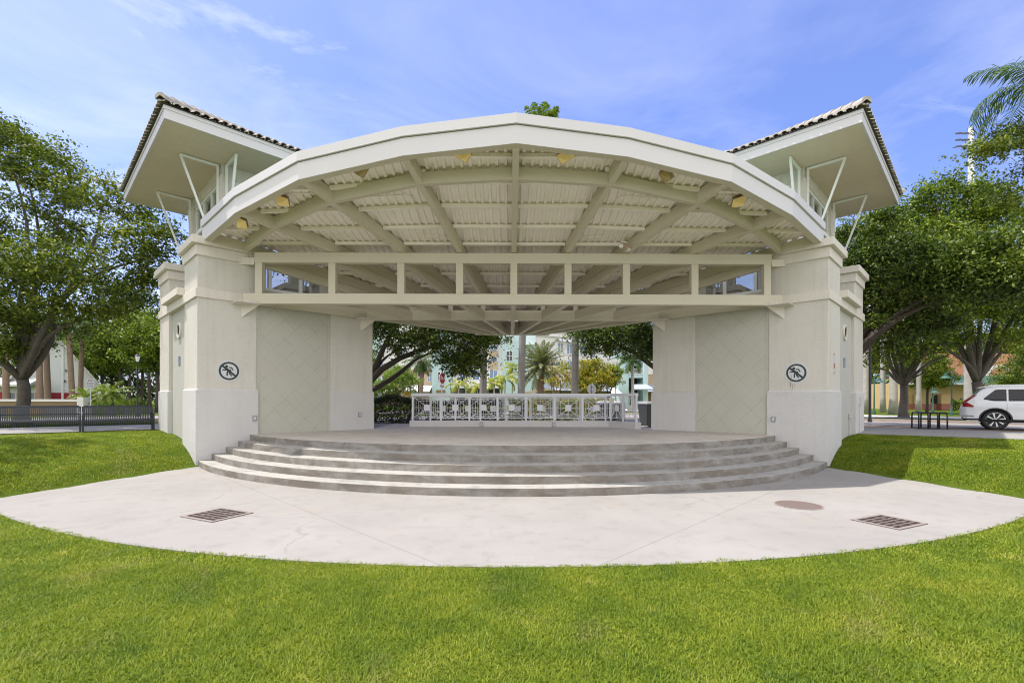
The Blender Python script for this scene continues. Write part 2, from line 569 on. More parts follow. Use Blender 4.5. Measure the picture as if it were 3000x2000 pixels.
def height(X, Y):
    d = np.maximum(rise(X, Y), 0)
    s = np.clip((np.asarray(Y, float) - 32) / 30, 0, 1)
    return 0.80 * (1 - np.exp(-d / 1.5)) + 0.25 * s * s * (3 - 2 * s)

def ghz(x, y):
    return float(height(np.array([x]), np.array([y]))[0])

gx = np.unique(np.round(np.concatenate([np.linspace(-400, -60, 12), np.linspace(-60, -22, 20), np.linspace(-22, 22, 148), np.linspace(22, 60, 20), np.linspace(60, 400, 12)]), 4))
gy = np.unique(np.round(np.concatenate([np.linspace(-40, 0, 10), np.linspace(0, 24, 90), np.linspace(24, 70, 24), np.linspace(70, 700, 14)]), 4))
GX, GY = np.meshgrid(gx, gy)
GZ = height(GX, GY) - 0.012
V = np.stack([GX.ravel(), GY.ravel(), GZ.ravel()], 1)
nx, ny = len(gx), len(gy)
ii = (np.arange(ny - 1)[:, None] * nx + np.arange(nx - 1)[None, :]).ravel()
me = np_mesh('lawn', V, np.stack([ii, ii + 1, ii + nx + 1, ii + nx], 1))

m, nt, b, _ = new_mat('turf')
v = coords(nt, world=True)
c = mixc(nt, ramp(nt, noise(nt, v, 0.8, 5, 0.6), [(0.35, 0.0), (0.65, 1.0)]), (0.07, 0.115, 0.010), (0.12, 0.16, 0.014))  # base tones kept dark to stand in for shade between grass blades
c = mixc(nt, ramp(nt, noise(nt, v, 30, 4, 0.7), [(0.4, 0.0), (0.7, 0.75)]), c, (0.05, 0.075, 0.010))
L(nt, c, b.inputs['Base Color'])
b.inputs['Roughness'].default_value = 0.9
b.inputs['Specular IOR Level'].default_value = 0.1
bump(nt, b, noise(nt, v, 45, 4, 0.7), 0.9, 0.04)
M['turf'] = m
tag(link('lawn', me, M['turf'], smooth=True), 'green lawn ground running from the foreground up to the streets', 'lawn', kind='structure')

# plaza
a0 = math.asin(9.87 / PR)
arc = [(PC[0] + PR * math.sin(t), PC[1] - PR * math.cos(t)) for t in np.linspace(-a0, a0, 90)]
poly = arc + [(9.75, 9.45), (8.95, 13.45), (8.6, 13.9), (-8.6, 13.9), (-8.95, 13.45), (-9.75, 9.45)]
tag(MB().prism(poly, -0.2, 0.002).build('plaza', M['plaza']), 'pale concrete plaza with curved front edge before the steps', 'plaza', kind='structure')

# ------------------------------------------------------------------ stage and steps
SC = 8.924          # half distance between the two near tower corners
NY = 13.493         # their depth
S2 = 5.43           # tower side
APEX = SC + NY      # inner wall lines meet here on the axis
def wall_pt(s):
    return SC - R45 * s, NY + R45 * s
def arc_through(yf, s, n=56, ext=0.06):
    X, Y = wall_pt(s)
    sg = Y - yf
    R = (X * X + sg * sg) / (2 * sg)
    a = math.asin(min(1.0, (X + ext) / R))
    return [(R * math.sin(t), yf + R - R * math.cos(t)) for t in np.linspace(-a, a, n)]
stage = thing('stage', 'broad concrete stage with five curved steps under the canopy', 'stage', (0, 0, 0))
SY = [9.28, 9.72, 10.16, 10.60, 11.09]
SS = [0.03, 0.36, 0.72, 1.04, 1.353]
arcs = [arc_through(y, s) for y, s in zip(SY, SS)]
for i in range(4):
    fr = arcs[i]
    bk = [(x, y + 0.35) for x, y in arcs[i + 1]]
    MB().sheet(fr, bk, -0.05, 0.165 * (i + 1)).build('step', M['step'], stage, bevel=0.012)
fl = arcs[4] + [(5.15, 17.25), (5.15, 20.9), (-5.15, 20.9), (-5.15, 17.25)]
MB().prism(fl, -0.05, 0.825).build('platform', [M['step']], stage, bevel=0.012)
fl2 = [(x, y + 0.02) for x, y in arcs[4]] + [(5.15, 17.25), (5.15, 20.88), (-5.15, 20.88), (-5.15, 17.25)]
MB().prism(fl2, 0.80, 0.829).build('floor', M['floor'], stage)

# ------------------------------------------------------------------ corner towers
M['tile_in_x'] = tile_wall('diagonal_tiles_x', (0.47, 0.46, 0.39), 0)
M['tile_in_y'] = tile_wall('diagonal_tiles_y', (0.47, 0.46, 0.39), 1)
M['tile_out_x'] = tile_wall('pale_diagonal_tiles_x', (0.47, 0.46, 0.41), 0, True)
M['tile_out_y'] = tile_wall('pale_diagonal_tiles_y', (0.47, 0.46, 0.41), 1, True)
H = S2 / 2

def tower(side, label):
    root = thing('corner_tower', label, 'tower', (side * SC, NY + H / R45, 0), PI / 4, 'matching towers either side of the stage')
    def P(u, v, z):     # u along the inner wall, v along the outer wall, both from the near corner
        return (-H + u, -H + v, z) if side < 0 else (-H + v, -H + u, z)
    def bx(mb, u0, u1, v0, v1, z0, z1):
        a, b_ = P(u0, v0, z0), P(u1, v1, z1)
        return mb.box(min(a[0], b_[0]), max(a[0], b_[0]), min(a[1], b_[1]), max(a[1], b_[1]), z0, z1)
    sfx = ('x', 'y') if side < 0 else ('y', 'x')      # local axis along the inner / outer wall
    p = 1.555
    # solid core and flat roof
    bx(MB(), 0.30, S2 - 0.30, 0.30, S2 - 0.30, -0.3, 4.98).build('wall', M['stucco'], root)
    for u0, v0 in ((0, 0), (S2 - p, 0), (0, S2 - p), (S2 - p, S2 - p)):
        pier = bx(MB(), u0, u0 + p, v0, v0 + p, -0.3, 5.96).build('pier', M['stucco'], root, bevel=0.015)
        e = 0.035
        mb = MB()
        a, b_ = P(u0 - e, v0 - e, 0), P(u0 + p + e, v0 + p + e, 0)
        lo, hi = (min(a[0], b_[0]), min(a[1], b_[1])), (max(a[0], b_[0]), max(a[1], b_[1]))
        r0 = [(lo[0], lo[1]), (hi[0], lo[1]), (hi[0], hi[1]), (lo[0], hi[1])]
        g = e + 0.004
        r1 = [(lo[0] + g, lo[1] + g), (hi[0] - g, lo[1] + g), (hi[0] - g, hi[1] - g), (lo[0] + g, hi[1] - g)]
        mb.add([(x, y, -0.35) for x, y in r0] + [(x, y, 2.15) for x, y in r0] + [(x, y, 2.19) for x, y in r1],
               [(0, 1, 5, 4), (1, 2, 6, 5), (2, 3, 7, 6), (3, 0, 4, 7), (4, 5, 9, 8), (5, 6, 10, 9), (6, 7, 11, 10), (7, 4, 8, 11), (8, 9, 10, 11), (3, 2, 1, 0)])
        mb.build('plinth', M['plinth'], pier)
        bx(MB(), u0 - 0.05, u0 + p + 0.05, v0 - 0.05, v0 + p + 0.05, 4.765, 5.03).build('band', M['trim'], pier, bevel=0.012)
        bx(MB(), u0 - 0.05, u0 + p + 0.05, v0 - 0.05, v0 + p + 0.05, 5.95, 6.25).build('moulding', M['trim'], pier, bevel=0.012)
        bx(MB(), u0 - 0.16, u0 + p + 0.16, v0 - 0.16, v0 + p + 0.16, 6.252, 6.47).build('cap', M['trim'], pier, bevel=0.015)
    # tiled bays
    bx(MB(), p + .001, S2 - p - .001, 0.03, 0.29, -0.3, 4.80).build('tile_panel', M['tile_in_' + sfx[0]], root)
    bx(MB(), p, S2 - p, -0.02, 0.5, 4.803, 5.05).build('coping', M['trim'], root, bevel=0.012)
    bx(MB(), 0.10, 0.29, p + .001, S2 - p - .001, -0.3, 4.77).build('tile_panel', M['tile_out_' + sfx[1]], root)
    bx(MB(), -0.045, 0.4, p + .052, S2 - p - .052, 4.77, 5.028).build('band', M['trim'], root)
    bx(MB(), -0.21, 0.6, p - .04, S2 - p + .04, 5.032, 5.25).build('ledge', M['trim'], root, bevel=0.012)
    for q in range(2):
        if q == 0: bx(MB(), S2 - 0.29, S2 - 0.08, p + .001, S2 - p - .001, -0.3, 4.9)\
            .build('tile_panel', M['tile_out_' + sfx[1]], root)
        else: bx(MB(), p + .001, S2 - p - .001, S2 - 0.29, S2 - 0.08, -0.3, 4.9).build('tile_panel', M['tile_in_' + sfx[0]], root)
    # round louvred vent in the outer tiled bay
    c = P(0.10, H, 4.10)
    ax = 'X' if side < 0 else 'Y'
    k = 0 if ax == 'X' else 1
    prof = [(0.19, -0.02), (0.19, -0.055), (0.255, -0.055), (0.265, -0.03), (0.265, 0.0)]
    ring = MB().lathe([(r, h) for r, h in prof], 32, c, ax).build('vent_ring', M['trim'], root, smooth='auto')
    MB().lathe([(0.0, -0.012), (0.195, -0.012)], 28, c, ax).build('vent_louvre', M['pit'], ring)
    # lantern: four columns, glazed walls, brackets, wide hipped roof
    cc = 1.96
    for sx in (-1, 1):
        for sy in (-1, 1):
            x0, y0 = sx * (cc - 0.21), sy * (cc - 0.21)
            col = MB().box(x0 - .21, x0 + .21, y0 - .21, y0 + .21, 4.98, 8.72)
            for d in (-1, 1):
                col.box(x0 + d * .21 - .012, x0 + d * .21 + .012, y0 - .15, y0 + .15, 5.2, 8.66)
                col.box(x0 - .15, x0 + .15, y0 + d * .21 - .012, y0 + d * .21 + .012, 5.2, 8.66)
            cobj = col.build('column', M['stucco'], root, bevel=0.01)
            MB().box(x0 - .17, x0 + .17, y0 - .17, y0 + .17, 8.722, 9.06).build('neck', M['stucco'], cobj)
            for axx in (0, 1):
                s_ = sx if axx == 0 else sy
                o_ = (sy if axx == 0 else sx) * (cc - 0.16)
                A = s_ * (cc + 0.035)
                E = s_ * (cc + 0.98)
                def q(t, z): return (t, o_, z) if axx == 0 else (o_, t, z)
                br = MB()
                dirx = (s_, 0, 0) if axx == 0 else (0, s_, 0)
                br.bar(q(A, 6.15), q(A, 9.04), 0.075, 0.05, up=dirx, off=-0.025)
                br.bar(q(A, 8.985), q(E + s_ * 0.03, 8.985), 0.07, 0.055)
                dd = (Vector(q(A, 6.3)) - Vector(q(E, 9.0))).normalized()
                upv = dd.cross(Vector((0, 1, 0) if axx == 0 else (1, 0, 0))).normalized()
                br.bar(q(E, 9.0), q(A, 6.3), 0.065, 0.05, up=upv, off=-0.025)
                br.build('roof_bracket', M['bracket'], root)
    for axx in (0, 1):
        for s_ in (-1, 1):
            def wb(mb, a0, a1, d0, d1, z0, z1):
                d0, d1 = sorted((s_ * d0, s_ * d1))
                return mb.box(a0, a1, d0, d1, z0, z1) if axx else mb.box(d0, d1, a0, a1, z0, z1)
            e0 = cc - 0.42
            wb(MB(), -e0, e0, cc - .30, cc - .06, 4.98, 5.42).build('lantern_wall', M['stucco'], root)
            wb(MB(), -e0, e0, cc - .30, cc - .06, 8.66, 9.06).build('lantern_head', M['stucco'], root)
            fr = MB()
            for z0, z1 in ((5.422, 5.51), (7.60, 7.74), (8.57, 8.658)):
                wb(fr, -e0 + .002, e0 - .002, cc - .22, cc - .09 + (.06 if z0 == 7.60 else 0), z0, z1)
            for i in range(4):
                a = -e0 + .002 + i * (2 * e0 - .104) / 3
                wb(fr, a, a + .10, cc - .215, cc - .095, 5.511, 7.599)
                wb(fr, a, a + .10, cc - .215, cc - .095, 7.741, 8.569)
            fo = fr.build('window_frame', M['bracket'], root)
            wb(MB(), -e0, e0, cc - .17, cc - .15, 5.5, 8.6).build('glazing', M['glass'], fo)
    # roof
    HH = 3.63
    MB().box(-HH + .04, HH - .04, -HH + .04, HH - .04, 9.062, 9.16).build('soffit', M['soffit'], root)
    fa = MB()
    for o_, z0, z1 in ((0.0, 9.035, 9.275), (0.018, 9.276, 9.37)):
        h_ = HH + o_
        for s_ in (-1, 1):
            fa.box(-h_, h_, min(s_ * (h_ - .05), s_ * h_), max(s_ * (h_ - .05), s_ * h_), z0, z1)
            fa.box(min(s_ * (h_ - .05), s_ * h_), max(s_ * (h_ - .05), s_ * h_), -h_ + .05, h_ - .05, z0, z1)
    fa.build('fascia', M['fascia'], root)
    pitch = 0.47
    E0 = HH + 0.07
    base = MB()
    top = 9.38 + E0 * pitch
    base.add([(-E0, -E0, 9.375), (E0, -E0, 9.375), (E0, E0, 9.375), (-E0, E0, 9.375), (0, 0, top)], [(0, 1, 4), (1, 2, 4), (2, 3, 4), (3, 0, 4), (3, 2, 1, 0)])
    ro = base.build('roof', M['tilebase'], root)
    tl = MB()
    sp_, cl = 0.215, 0.38
    ncol = int(2 * E0 / sp_)
    rr = random.Random(3 + side)
    for fc in range(4):
        Rm = Matrix.Rotation(fc * PI / 2, 4, 'Z')
        for i in range(ncol):
            x = -E0 + (i + 0.5) * 2 * E0 / ncol
            run = E0 - abs(x)
            d = -0.06
            while d < run - 0.02:
                d2 = min(d + cl + 0.05, run + 0.05)
                z0, z1 = 9.385 + d * pitch + 0.035, 9.385 + d2 * pitch + 0.012
                xo = x + rr.uniform(-.012, .012)
                n = 7
                rings = []
                for dd, zc, r in ((d, z0, 0.098), (d2, z1, 0.080)):
                    rings.append([Rm @ Vector((xo + r * math.cos(PI * k / (n - 1)), -E0 + dd, zc + r * 0.85 * math.sin(PI * k / (n - 1)))) for k in range(n)])
                inner = [Rm @ Vector((xo + 0.070 * math.cos(PI * k / (n - 1)), -E0 + d, z0 + 0.052 * math.sin(PI * k / (n - 1)))) for k in range(n)]
                tl.grid([inner, rings[0], rings[1]])
                d += cl
        # hip cap tiles
        hd = Rm @ Vector((1, 1, 0)).normalized()
        Lh = E0 * math.sqrt(2)
        d = -0.05
        while d < Lh - 0.2:
            r0, r1 = 0.135, 0.11
            pts = []
            for dd, r, zo in ((d, r0, 0.10), (d + 0.45, r1, 0.07)):
                c0 = Vector((-hd.x * 0, 0, 0))
                cpt = Rm @ Vector((-E0, -E0, 0)) + hd * dd
                cpt.z = 9.385 + dd / math.sqrt(2) * pitch + zo
                sd = Vector((-hd.y, hd.x, 0))
                pts.append([cpt + sd * r * math.cos(PI * k / 8 * 1.2 - 0.1 * PI) + Vector((0, 0, r * math.sin(PI * k / 8 * 1.2 - 0.1 * PI))) for k in range(9)])
            cpt = [sum(pts[0], Vector()) / 9] * 9
            tl.grid([cpt, pts[0], pts[1]])
            d += 0.40
    tl.build('roof_tiles', M['tile'], ro, smooth='auto')
    return root, P

towL, PL = tower(-1, 'cream corner tower at the left end of the stage, its outer face in the sun')
towR, PR_ = tower(1, 'cream corner tower at the right end of the stage, its outer face in shade')
# ------------------------------------------------------------------ canopy
can = thing('canopy', 'fan-shaped stage canopy with white curved fascia and beige ribbed underside', 'canopy', (0, 0, 0))
TH = [math.radians(a) for a in (0, 11.25, 22.5, 33.75, 45)]
RF = [12.58, 12.41, 12.69, 12.58, 12.50]
ZF = [7.17, 7.11, 6.79, 6.53, 6.345]
TY, HY = 14.34, 20.85
ZT, ZH = 6.26, 5.05
RA = 0.30          # rafter depth
def rpt(i, R, sg=1):
    return sg * R * math.sin(TH[i]), APEX - R * math.cos(TH[i])
def zb(i, R):
    Rt, Rh = (APEX - TY) / math.cos(TH[i]), (APEX - HY) / math.cos(TH[i])
    if R >= Rt:
        return ZT + (ZF[i] - ZT) * (R - Rt) / (RF[i] - Rt)
    return ZH + (ZT - ZH) * (R - Rh) / (Rt - Rh)
TN = [math.tan(t) for t in TH]
def zdeck(X, Y):
    t = abs(X) / max(1e-6, APEX - Y)
    t = min(t, 1.04)
    i = 0
    while i < 3 and t > TN[i + 1]: i += 1
    k = (t - TN[i]) / (TN[i + 1] - TN[i])
    za = zb(i, (APEX - Y) / math.cos(TH[i]))
    zc = zb(i + 1, (APEX - Y) / math.cos(TH[i + 1]))
    return za + (zc - za) * k + RA + 0.085
FV = [rpt(i, RF[i] - 0.16, -1) for i in (4, 3, 2, 1)] + [rpt(i, RF[i] - 0.16) for i in range(5)]
fX, fY = np.array([p[0] for p in FV]), np.array([p[1] for p in FV])
def yfront(x): return float(np.interp(x, fX, fY))
def yback(x): return max(min(HY + 0.1, APEX - abs(x) - 0.02), yfront(x) + 0.02)

# ribbed deck: ribs run front to back
xs, zr = [], []
x = fX[0] + 0.02
pitch_, rh = 0.203, 0.052
while x < fX[-1] - 0.02:
    for dx, dz in ((0, 0), (0.118, 0), (0.130, -rh), (0.190, -rh)):
        if x + dx < fX[-1] - 0.01:
            xs.append(x + dx); zr.append(dz)
    x += pitch_
rows, rows2 = [], []
for x, dz in zip(xs, zr):
    y0, y1 = yfront(x), yback(x)
    ys = np.linspace(y0, y1, 26)
    rows.append([(x, y, zdeck(x, y) + dz) for y in ys])
    if dz == 0: rows2.append([(x, y, zdeck(x, y) + 0.10) for y in ys])
MB().grid(rows).build('deck', M['deck'], can)
MB().grid(rows2).build('roof_sheet', M['greenroof'], can)

# fascia: faceted band with a wider edge trim above it
def ring_pts(dr, lo, hi):
    out = []
    for sg, idx in ((-1, (4, 3, 2, 1)), (1, (0, 1, 2, 3, 4))):
        for i in idx:
            x, y = rpt(i, RF[i] + dr, sg)
            out.append((x, y, ZF[i] + lo, ZF[i] + hi))
    return out
def band(name, d_out, d_in, lo, hi, mat, bev=0.0):
    o, q = ring_pts(d_out, lo, hi), ring_pts(d_in, lo, hi)
    n = len(o)
    vs = [(a[0], a[1], a[2]) for a in o] + [(a[0], a[1], a[3]) for a in o] + [(a[0], a[1], a[2]) for a in q] + [(a[0], a[1], a[3]) for a in q]
    fs = []
    for i in range(n - 1):
        fs += [(i, i + 1, n + i + 1, n + i), (2 * n + i, 3 * n + i, 3 * n + i + 1, 2 * n + i + 1),
               (i, 2 * n + i, 2 * n + i + 1, i + 1), (n + i, n + i + 1, 3 * n + i + 1, 3 * n + i)]
    fs += [(0, n, 3 * n, 2 * n), (n - 1, 3 * n - 1, 4 * n - 1, 2 * n - 1)]
    return MB().add(vs, fs).build(name, mat, can, bevel=bev)
band('fascia', 0.0, -0.02, 0.0, 0.378, M['fascia'])
band('fascia_backing', -0.021, -0.19, -0.004, 0.39, M['beam'])
band('roof_edge', 0.045, -0.42, 0.398, 0.605, M['edge'])

# rafters, double behind the truss; ring beam; purlins
for i in range(5):
    for sg in ((1,) if i == 0 else (-1, 1)):
        Rt, Rh = (APEX - TY) / math.cos(TH[i]), (APEX - HY) / math.cos(TH[i])
        R0 = RF[i] - 0.19
        off = 0.0 if i < 4 else 0.09
        def P3(R, dz=0.0):
            x, y = rpt(i, R, sg)
            return (x - sg * off * R45, y - off * R45, zb(i, R) + dz)
        mb = MB()
        mb.bar(P3(R0), P3(Rt), 0.145, RA)
        mb.bar(P3(Rt), P3(Rh), 0.145, RA)
        r = mb.build('rafter', M['beam'], can)
        if Rt - 0.2 > Rh:
            MB().bar(P3(Rt - 0.09, -0.287), P3(Rh + 0.8, -0.287), 0.13, 0.28).build('lower_ply', M['beam'], r)
RR = [11.42, 11.42, 11.66, 11.56, 11.42]
for sg in (-1, 1):
    for i in range(4):
        a, b_ = rpt(i, RR[i], sg), rpt(i + 1, RR[i + 1], sg)
        za, zc = zb(i, RR[i]) + 0.004, zb(i + 1, RR[i + 1]) + 0.004
        MB().bar((*a, za), (*b_, zc), 0.13, 0.285).build('ring_beam', M['beam'], can)
for Y in [10.62, 11.5, 12.45, 13.4, 14.32, 15.3, 16.3, 17.3, 18.3, 19.3, 20.2]:
    mb = MB()
    for sg in (-1, 1):
        for i in range(4):
            x0, x1 = (APEX - Y) * TN[i] + 0.075, (APEX - Y) * TN[i + 1] - 0.075
            # clip against the fascia
            while x1 > x0 and yfront(sg * x1) - 0.02 > Y: x1 -= 0.01
            if yfront(sg * x0) > Y: continue
            if x1 - x0 < 0.25: continue
            mb.bar((sg * x0, Y, zdeck(x0, Y) - 0.135), (sg * x1, Y, zdeck(x1, Y) - 0.135), 0.10, 0.080)
    if mb.v: mb.build('purlin', M['deck'], can)

# front and rear trusses, radial bottom chords, header
def wallx(Y): return APEX - Y
zl0, zl1 = 4.73, 5.04
MB().box(-wallx(TY) + .03, wallx(TY) - .03, TY - .11, TY + .11, zl0, zl1).build('lower_chord', M['beam'], can, bevel=.006)
MB().box(-7.72, 7.72, TY - .10, TY + .10, 5.955, ZT - .003).build('upper_chord', M['beam'], can, bevel=.006)
for i, X in enumerate((0, 1.62, 3.37, 5.42, 7.60)):
    for sg in ((1,) if i == 0 else (-1, 1)):
        MB().box(sg * X - .105, sg * X + .105, TY - .095, TY + .095, zl1 + .001, 5.954).build('truss_post', M['beam'], can, bevel=.006)
for sg in (-1, 1):      # stub of the upper chord with its bolted seat on the pier
    a, b_ = sorted((sg * 7.73, sg * (wallx(TY) + .12)))
    MB().box(a, b_, TY - .085, TY + .085, 5.90, 6.10).build('beam_seat', M['trim'], can)
RY = 17.05
MB().box(-wallx(RY) - .1, wallx(RY) + .1, RY - .10, RY + .10, zl0 - .01, zl1 + .02).build('rear_chord', M['beam'], can)
for i in range(4):
    for sg in ((1,) if i == 0 else (-1, 1)):
        X = (APEX - RY) * TN[i]
        MB().box(sg * X - .08, sg * X + .08, RY - .07, RY + .07, zl1 + .021, zdeck(X, RY) - .40).build('truss_post', M['beam'], can)
for i in range(5):
    for sg in ((1,) if i == 0 else (-1, 1)):
        off = 0.0 if i < 4 else 0.14
        def P4(Y):
            return (sg * ((APEX - Y) * TN[i] - off), Y - off * .4, zl0 + .012)
        MB().bar(P4(TY + .12), P4(HY), 0.14, 0.29).build('ceiling_beam', M['beam'], can)
MB().box(-1.62, 1.62, HY - .02, HY + .14, zl0 - .004, 5.3).build('header', M['beam'], can)
# steel seats with gussets under the trusses
for Y in (TY, RY):
    for sg in (-1, 1):
        g = MB()
        x, y = sg * wallx(Y), Y
        ni, al = Vector((-sg * R45, -R45, 0)), Vector((-sg * R45, R45, 0))   # off the wall, along it
        c0 = Vector((x, y, zl0 - .03))
        g.hexa([c0 - al * .34 - ni * .05, c0 + al * .30 - ni * .05, c0 + al * .30 + ni * .55, c0 - al * .34 + ni * .55],
               [c0 - al * .34 - ni * .05 + Vector((0, 0, .022)), c0 + al * .30 - ni * .05 + Vector((0, 0, .022)), c0 + al * .30 + ni * .55 + Vector((0, 0, .022)), c0 - al * .34 + ni * .55 + Vector((0, 0, .022))])
        for t in (-.05,):
            a = c0 + al * t
            q = Vector((0, .016, 0))
            ex_ = Vector((-sg, 0, 0))
            tri = [a - ex_ * .10, a + ex_ * .50, a - ex_ * .10 - Vector((0, 0, .44))]
            g.add([p - q for p in tri] + [p + q for p in tri], [(0, 1, 2), (5, 4, 3), (0, 3, 4, 1), (1, 4, 5, 2), (2, 5, 3, 0)])
        if Y == TY:
            g.hexa([c0 + al * .02 + ni * .18 + Vector((0, 0, .022)), c0 + al * .2 + ni * .18 + Vector((0, 0, .022)), c0 + al * .2 + ni * .5 + Vector((0, 0, .022)), c0 + al * .02 + ni * .5 + Vector((0, 0, .022))],
                   [c0 + al * .02 + ni * .18 + Vector((0, 0, .08)), c0 + al * .2 + ni * .18 + Vector((0, 0, .08)), c0 + al * .2 + ni * .5 + Vector((0, 0, .08)), c0 + al * .02 + ni * .5 + Vector((0, 0, .08))])
        g.build('beam_bracket', M['trim'], can)
# conduits under the deck
def cpts(pl, dz=-.06): return [(x, y, zdeck(x, y) + dz) for x, y in pl]
for sg in (-1, 1):
    for pl in ([(sg * 4.1, 12.0), (sg * 2.75, 12.0), (sg * 2.6, 12.08), (sg * 2.62, 13.9), (sg * 1.95, 14.0)],
               [(sg * 1.9, 11.0), (sg * 2.02, 13.95)], [(sg * .15, 10.75), (sg * 2.2, 10.75)],
               [(sg * 3.4, 11.05), (sg * 4.6, 11.05)], [(sg * 4.9, 11.75), (sg * 6.1, 11.75)]):
        pp = []
        for a, b_ in zip(pl[:-1], pl[1:]):
            for t in np.linspace(0, 1, 7)[:-1]:
                pp.append((a[0] + (b_[0] - a[0]) * t, a[1] + (b_[1] - a[1]) * t))
        pp.append(pl[-1])
        MB().tube(cpts(pp), 0.016, 6).build('conduit', M['deck'], can, smooth=True)
# little lightning rod at the ridge
MB().tube([(0, 9.95, 7.76), (0, 9.95, 7.93)], 0.008, 6).build('lightning_rod', M['steel'], can)

# ------------------------------------------------------------------ lamps hung under the canopy edge
M['bronze'] = plain('bronze_housing', (0.27, 0.19, 0.09), 0.4, 0.3, var=0.2, scale=8)
M['lens_on'] = emis('lit_amber_lens', (1.0, 0.76, 0.28), 0.16)
M['lens_off'] = plain('unlit_amber_lens', (0.42, 0.31, 0.13), 0.25, var=0.35, scale=14)
FL = [(709, 653, 12.62, 1, 'leftmost lit amber floodlight under the canopy, nearest the left tower'),
      (826, 587, 11.75, 1, 'lit amber floodlight second from the left under the canopy edge'),
      (1057, 499, 10.95, 0, 'unlit bronze floodlight under the left half of the canopy edge'),
      (1354, 453, 10.55, 1, 'lit yellow floodlight just left of the canopy centre'),
      (1657, 458, 10.55, 1, 'lit yellow floodlight just right of the canopy centre'),
      (1953, 514, 10.95, 0, 'unlit bronze floodlight under the right half of the canopy edge'),
      (2165, 589, 11.75, 1, 'lit amber floodlight farthest right under the canopy edge')]
for k, (px, py, Y, on, lab) in enumerate(FL):
    p = at(px, py, Y)
    a = math.atan2(p.x, APEX - p.y)
    r = thing('floodlight', lab, 'floodlight', p, a, 'floodlights under the canopy edge')
    tilt = Matrix.Rotation(math.radians(-30), 4, 'X') @ Matrix.Rotation(math.radians(38 if k % 2 else -38), 4, 'Z') @ Matrix.Scale(1.15, 4)
    hb = MB()
    b0 = [(-.155, -.12, .0), (.155, -.12, .0), (.155, .12, .0), (-.155, .12, .0)]
    t0 = [(-.105, -.07, .11), (.105, -.07, .11), (.105, .07, .11), (-.105, .07, .11)]
    hb.hexa(b0, t0)
    hb.xf(tilt).build('housing', M['bronze'], r, bevel=.008)
    lb = MB()
    lb.add([(-.145, -.11, -.001), (.145, -.11, -.001), (.145, .11, -.001), (-.145, .11, -.001), (0, -.01, -.17)], [(0, 4, 1), (1, 4, 2), (2, 4, 3), (3, 4, 0), (0, 1, 2, 3)])
    lb.xf(tilt).build('lens', M['lens_on'] if on else M['lens_off'], r)
    ztop = zdeck(p.x, p.y) - p.z - .04
    MB().tube([(0, .0, .08), (0, .02, ztop)], .018, 6).build('stem', M['bronze'], r)
M['lampface'] = plain('white_lamp_face', (0.75, 0.73, 0.68), 0.3, var=0.05)
M['pinkcan'] = plain('faded_lamp_can', (0.50, 0.36, 0.28), 0.5, var=0.1)
for px, py, Y, lab in ((1228, 490, 11.2, 'pair of small spotlights beside the left ring beam joint'), (1791, 500, 11.2, 'pair of small spotlights beside the right ring beam joint'),
                       (1829, 722, 13.9, 'pair of small spotlights by the top truss chord')):
    p = at(px, py, Y)
    r = thing('spotlight', lab, 'spotlight', p, 0, 'small twin spotlights under the canopy')
    MB().lathe([(.0, .10), (.075, .10), (.075, .13), (.0, .13)], 14).build('mount', M['deck'], r, smooth='auto')
    for s_, d in ((-1, Vector((-.35, -.75, -.55))), (1, Vector((.30, -.35, -.85)))):
        d.normalize()
        c0 = Vector((s_ * .07, 0, .03 - .03 * s_))
        can_ = MB().tube([(0, 0, .10), c0 - d * .04], .014, 6).tube([c0 - d * .06, c0, c0 + d * .11, c0 + d * .135], [.035, .05, .068, .07], 14).build('can', M['pinkcan'], r, smooth='auto')
        MB().tube([c0 + d * .1351, c0 + d * .15], [.064, .05], 14).build('lamp_face', M['lampface'], can_, smooth='auto')

# ------------------------------------------------------------------ wall fittings on the towers
def wall_frame(side, face, s, z, out=0.0):
    """matrix for a fitting on a tower wall: local x along the wall (left to right as seen), y into the wall, z up"""
    nx_, ny_ = side * SC, NY
    if face == 'inner':
        d = Vector((-side * R45, R45, 0)); n = Vector((-side * R45, -R45, 0))
    else:
        d = Vector((side * R45, R45, 0)); n = Vector((side * R45, -R45, 0))
    p = Vector((nx_, ny_, z)) + d * s + n * out
    y = -n
    x = y.cross(Vector((0, 0, 1)))
    return Matrix(((x.x, y.x, 0, p.x), (x.y, y.y, 0, p.y), (0, 0, 1, p.z), (0, 0, 0, 1)))
M['signwhite'] = plain('sign_white', (0.56, 0.57, 0.58), 0.4, var=0.03)
M['signgreen'] = plain('sign_dark_green', (0.012, 0.028, 0.024), 0.4, var=0.1)
M['rust'] = plain('rust_run', (0.22, 0.12, 0.07), 0.8, var=0.3, scale=20)
def strip(mb, pts, wd, y0, y1):
    for (ax, az), (bx_, bz) in zip(pts[:-1], pts[1:]):
        d = Vector((bx_ - ax, 0, bz - az)); l = d.length; d /= l
        s_ = Vector((-d.z, 0, d.x)) * wd / 2
        a = Vector((ax, 0, az)) - d * wd * .12; b_ = Vector((bx_, 0, bz)) + d * wd * .12
        mb.hexa([a - s_ + Vector((0, y0, 0)), b_ - s_ + Vector((0, y0, 0)), b_ + s_ + Vector((0, y0, 0)), a + s_ + Vector((0, y0, 0))],
                [a - s_ + Vector((0, y1, 0)), b_ - s_ + Vector((0, y1, 0)), b_ + s_ + Vector((0, y1, 0)), a + s_ + Vector((0, y1, 0))])
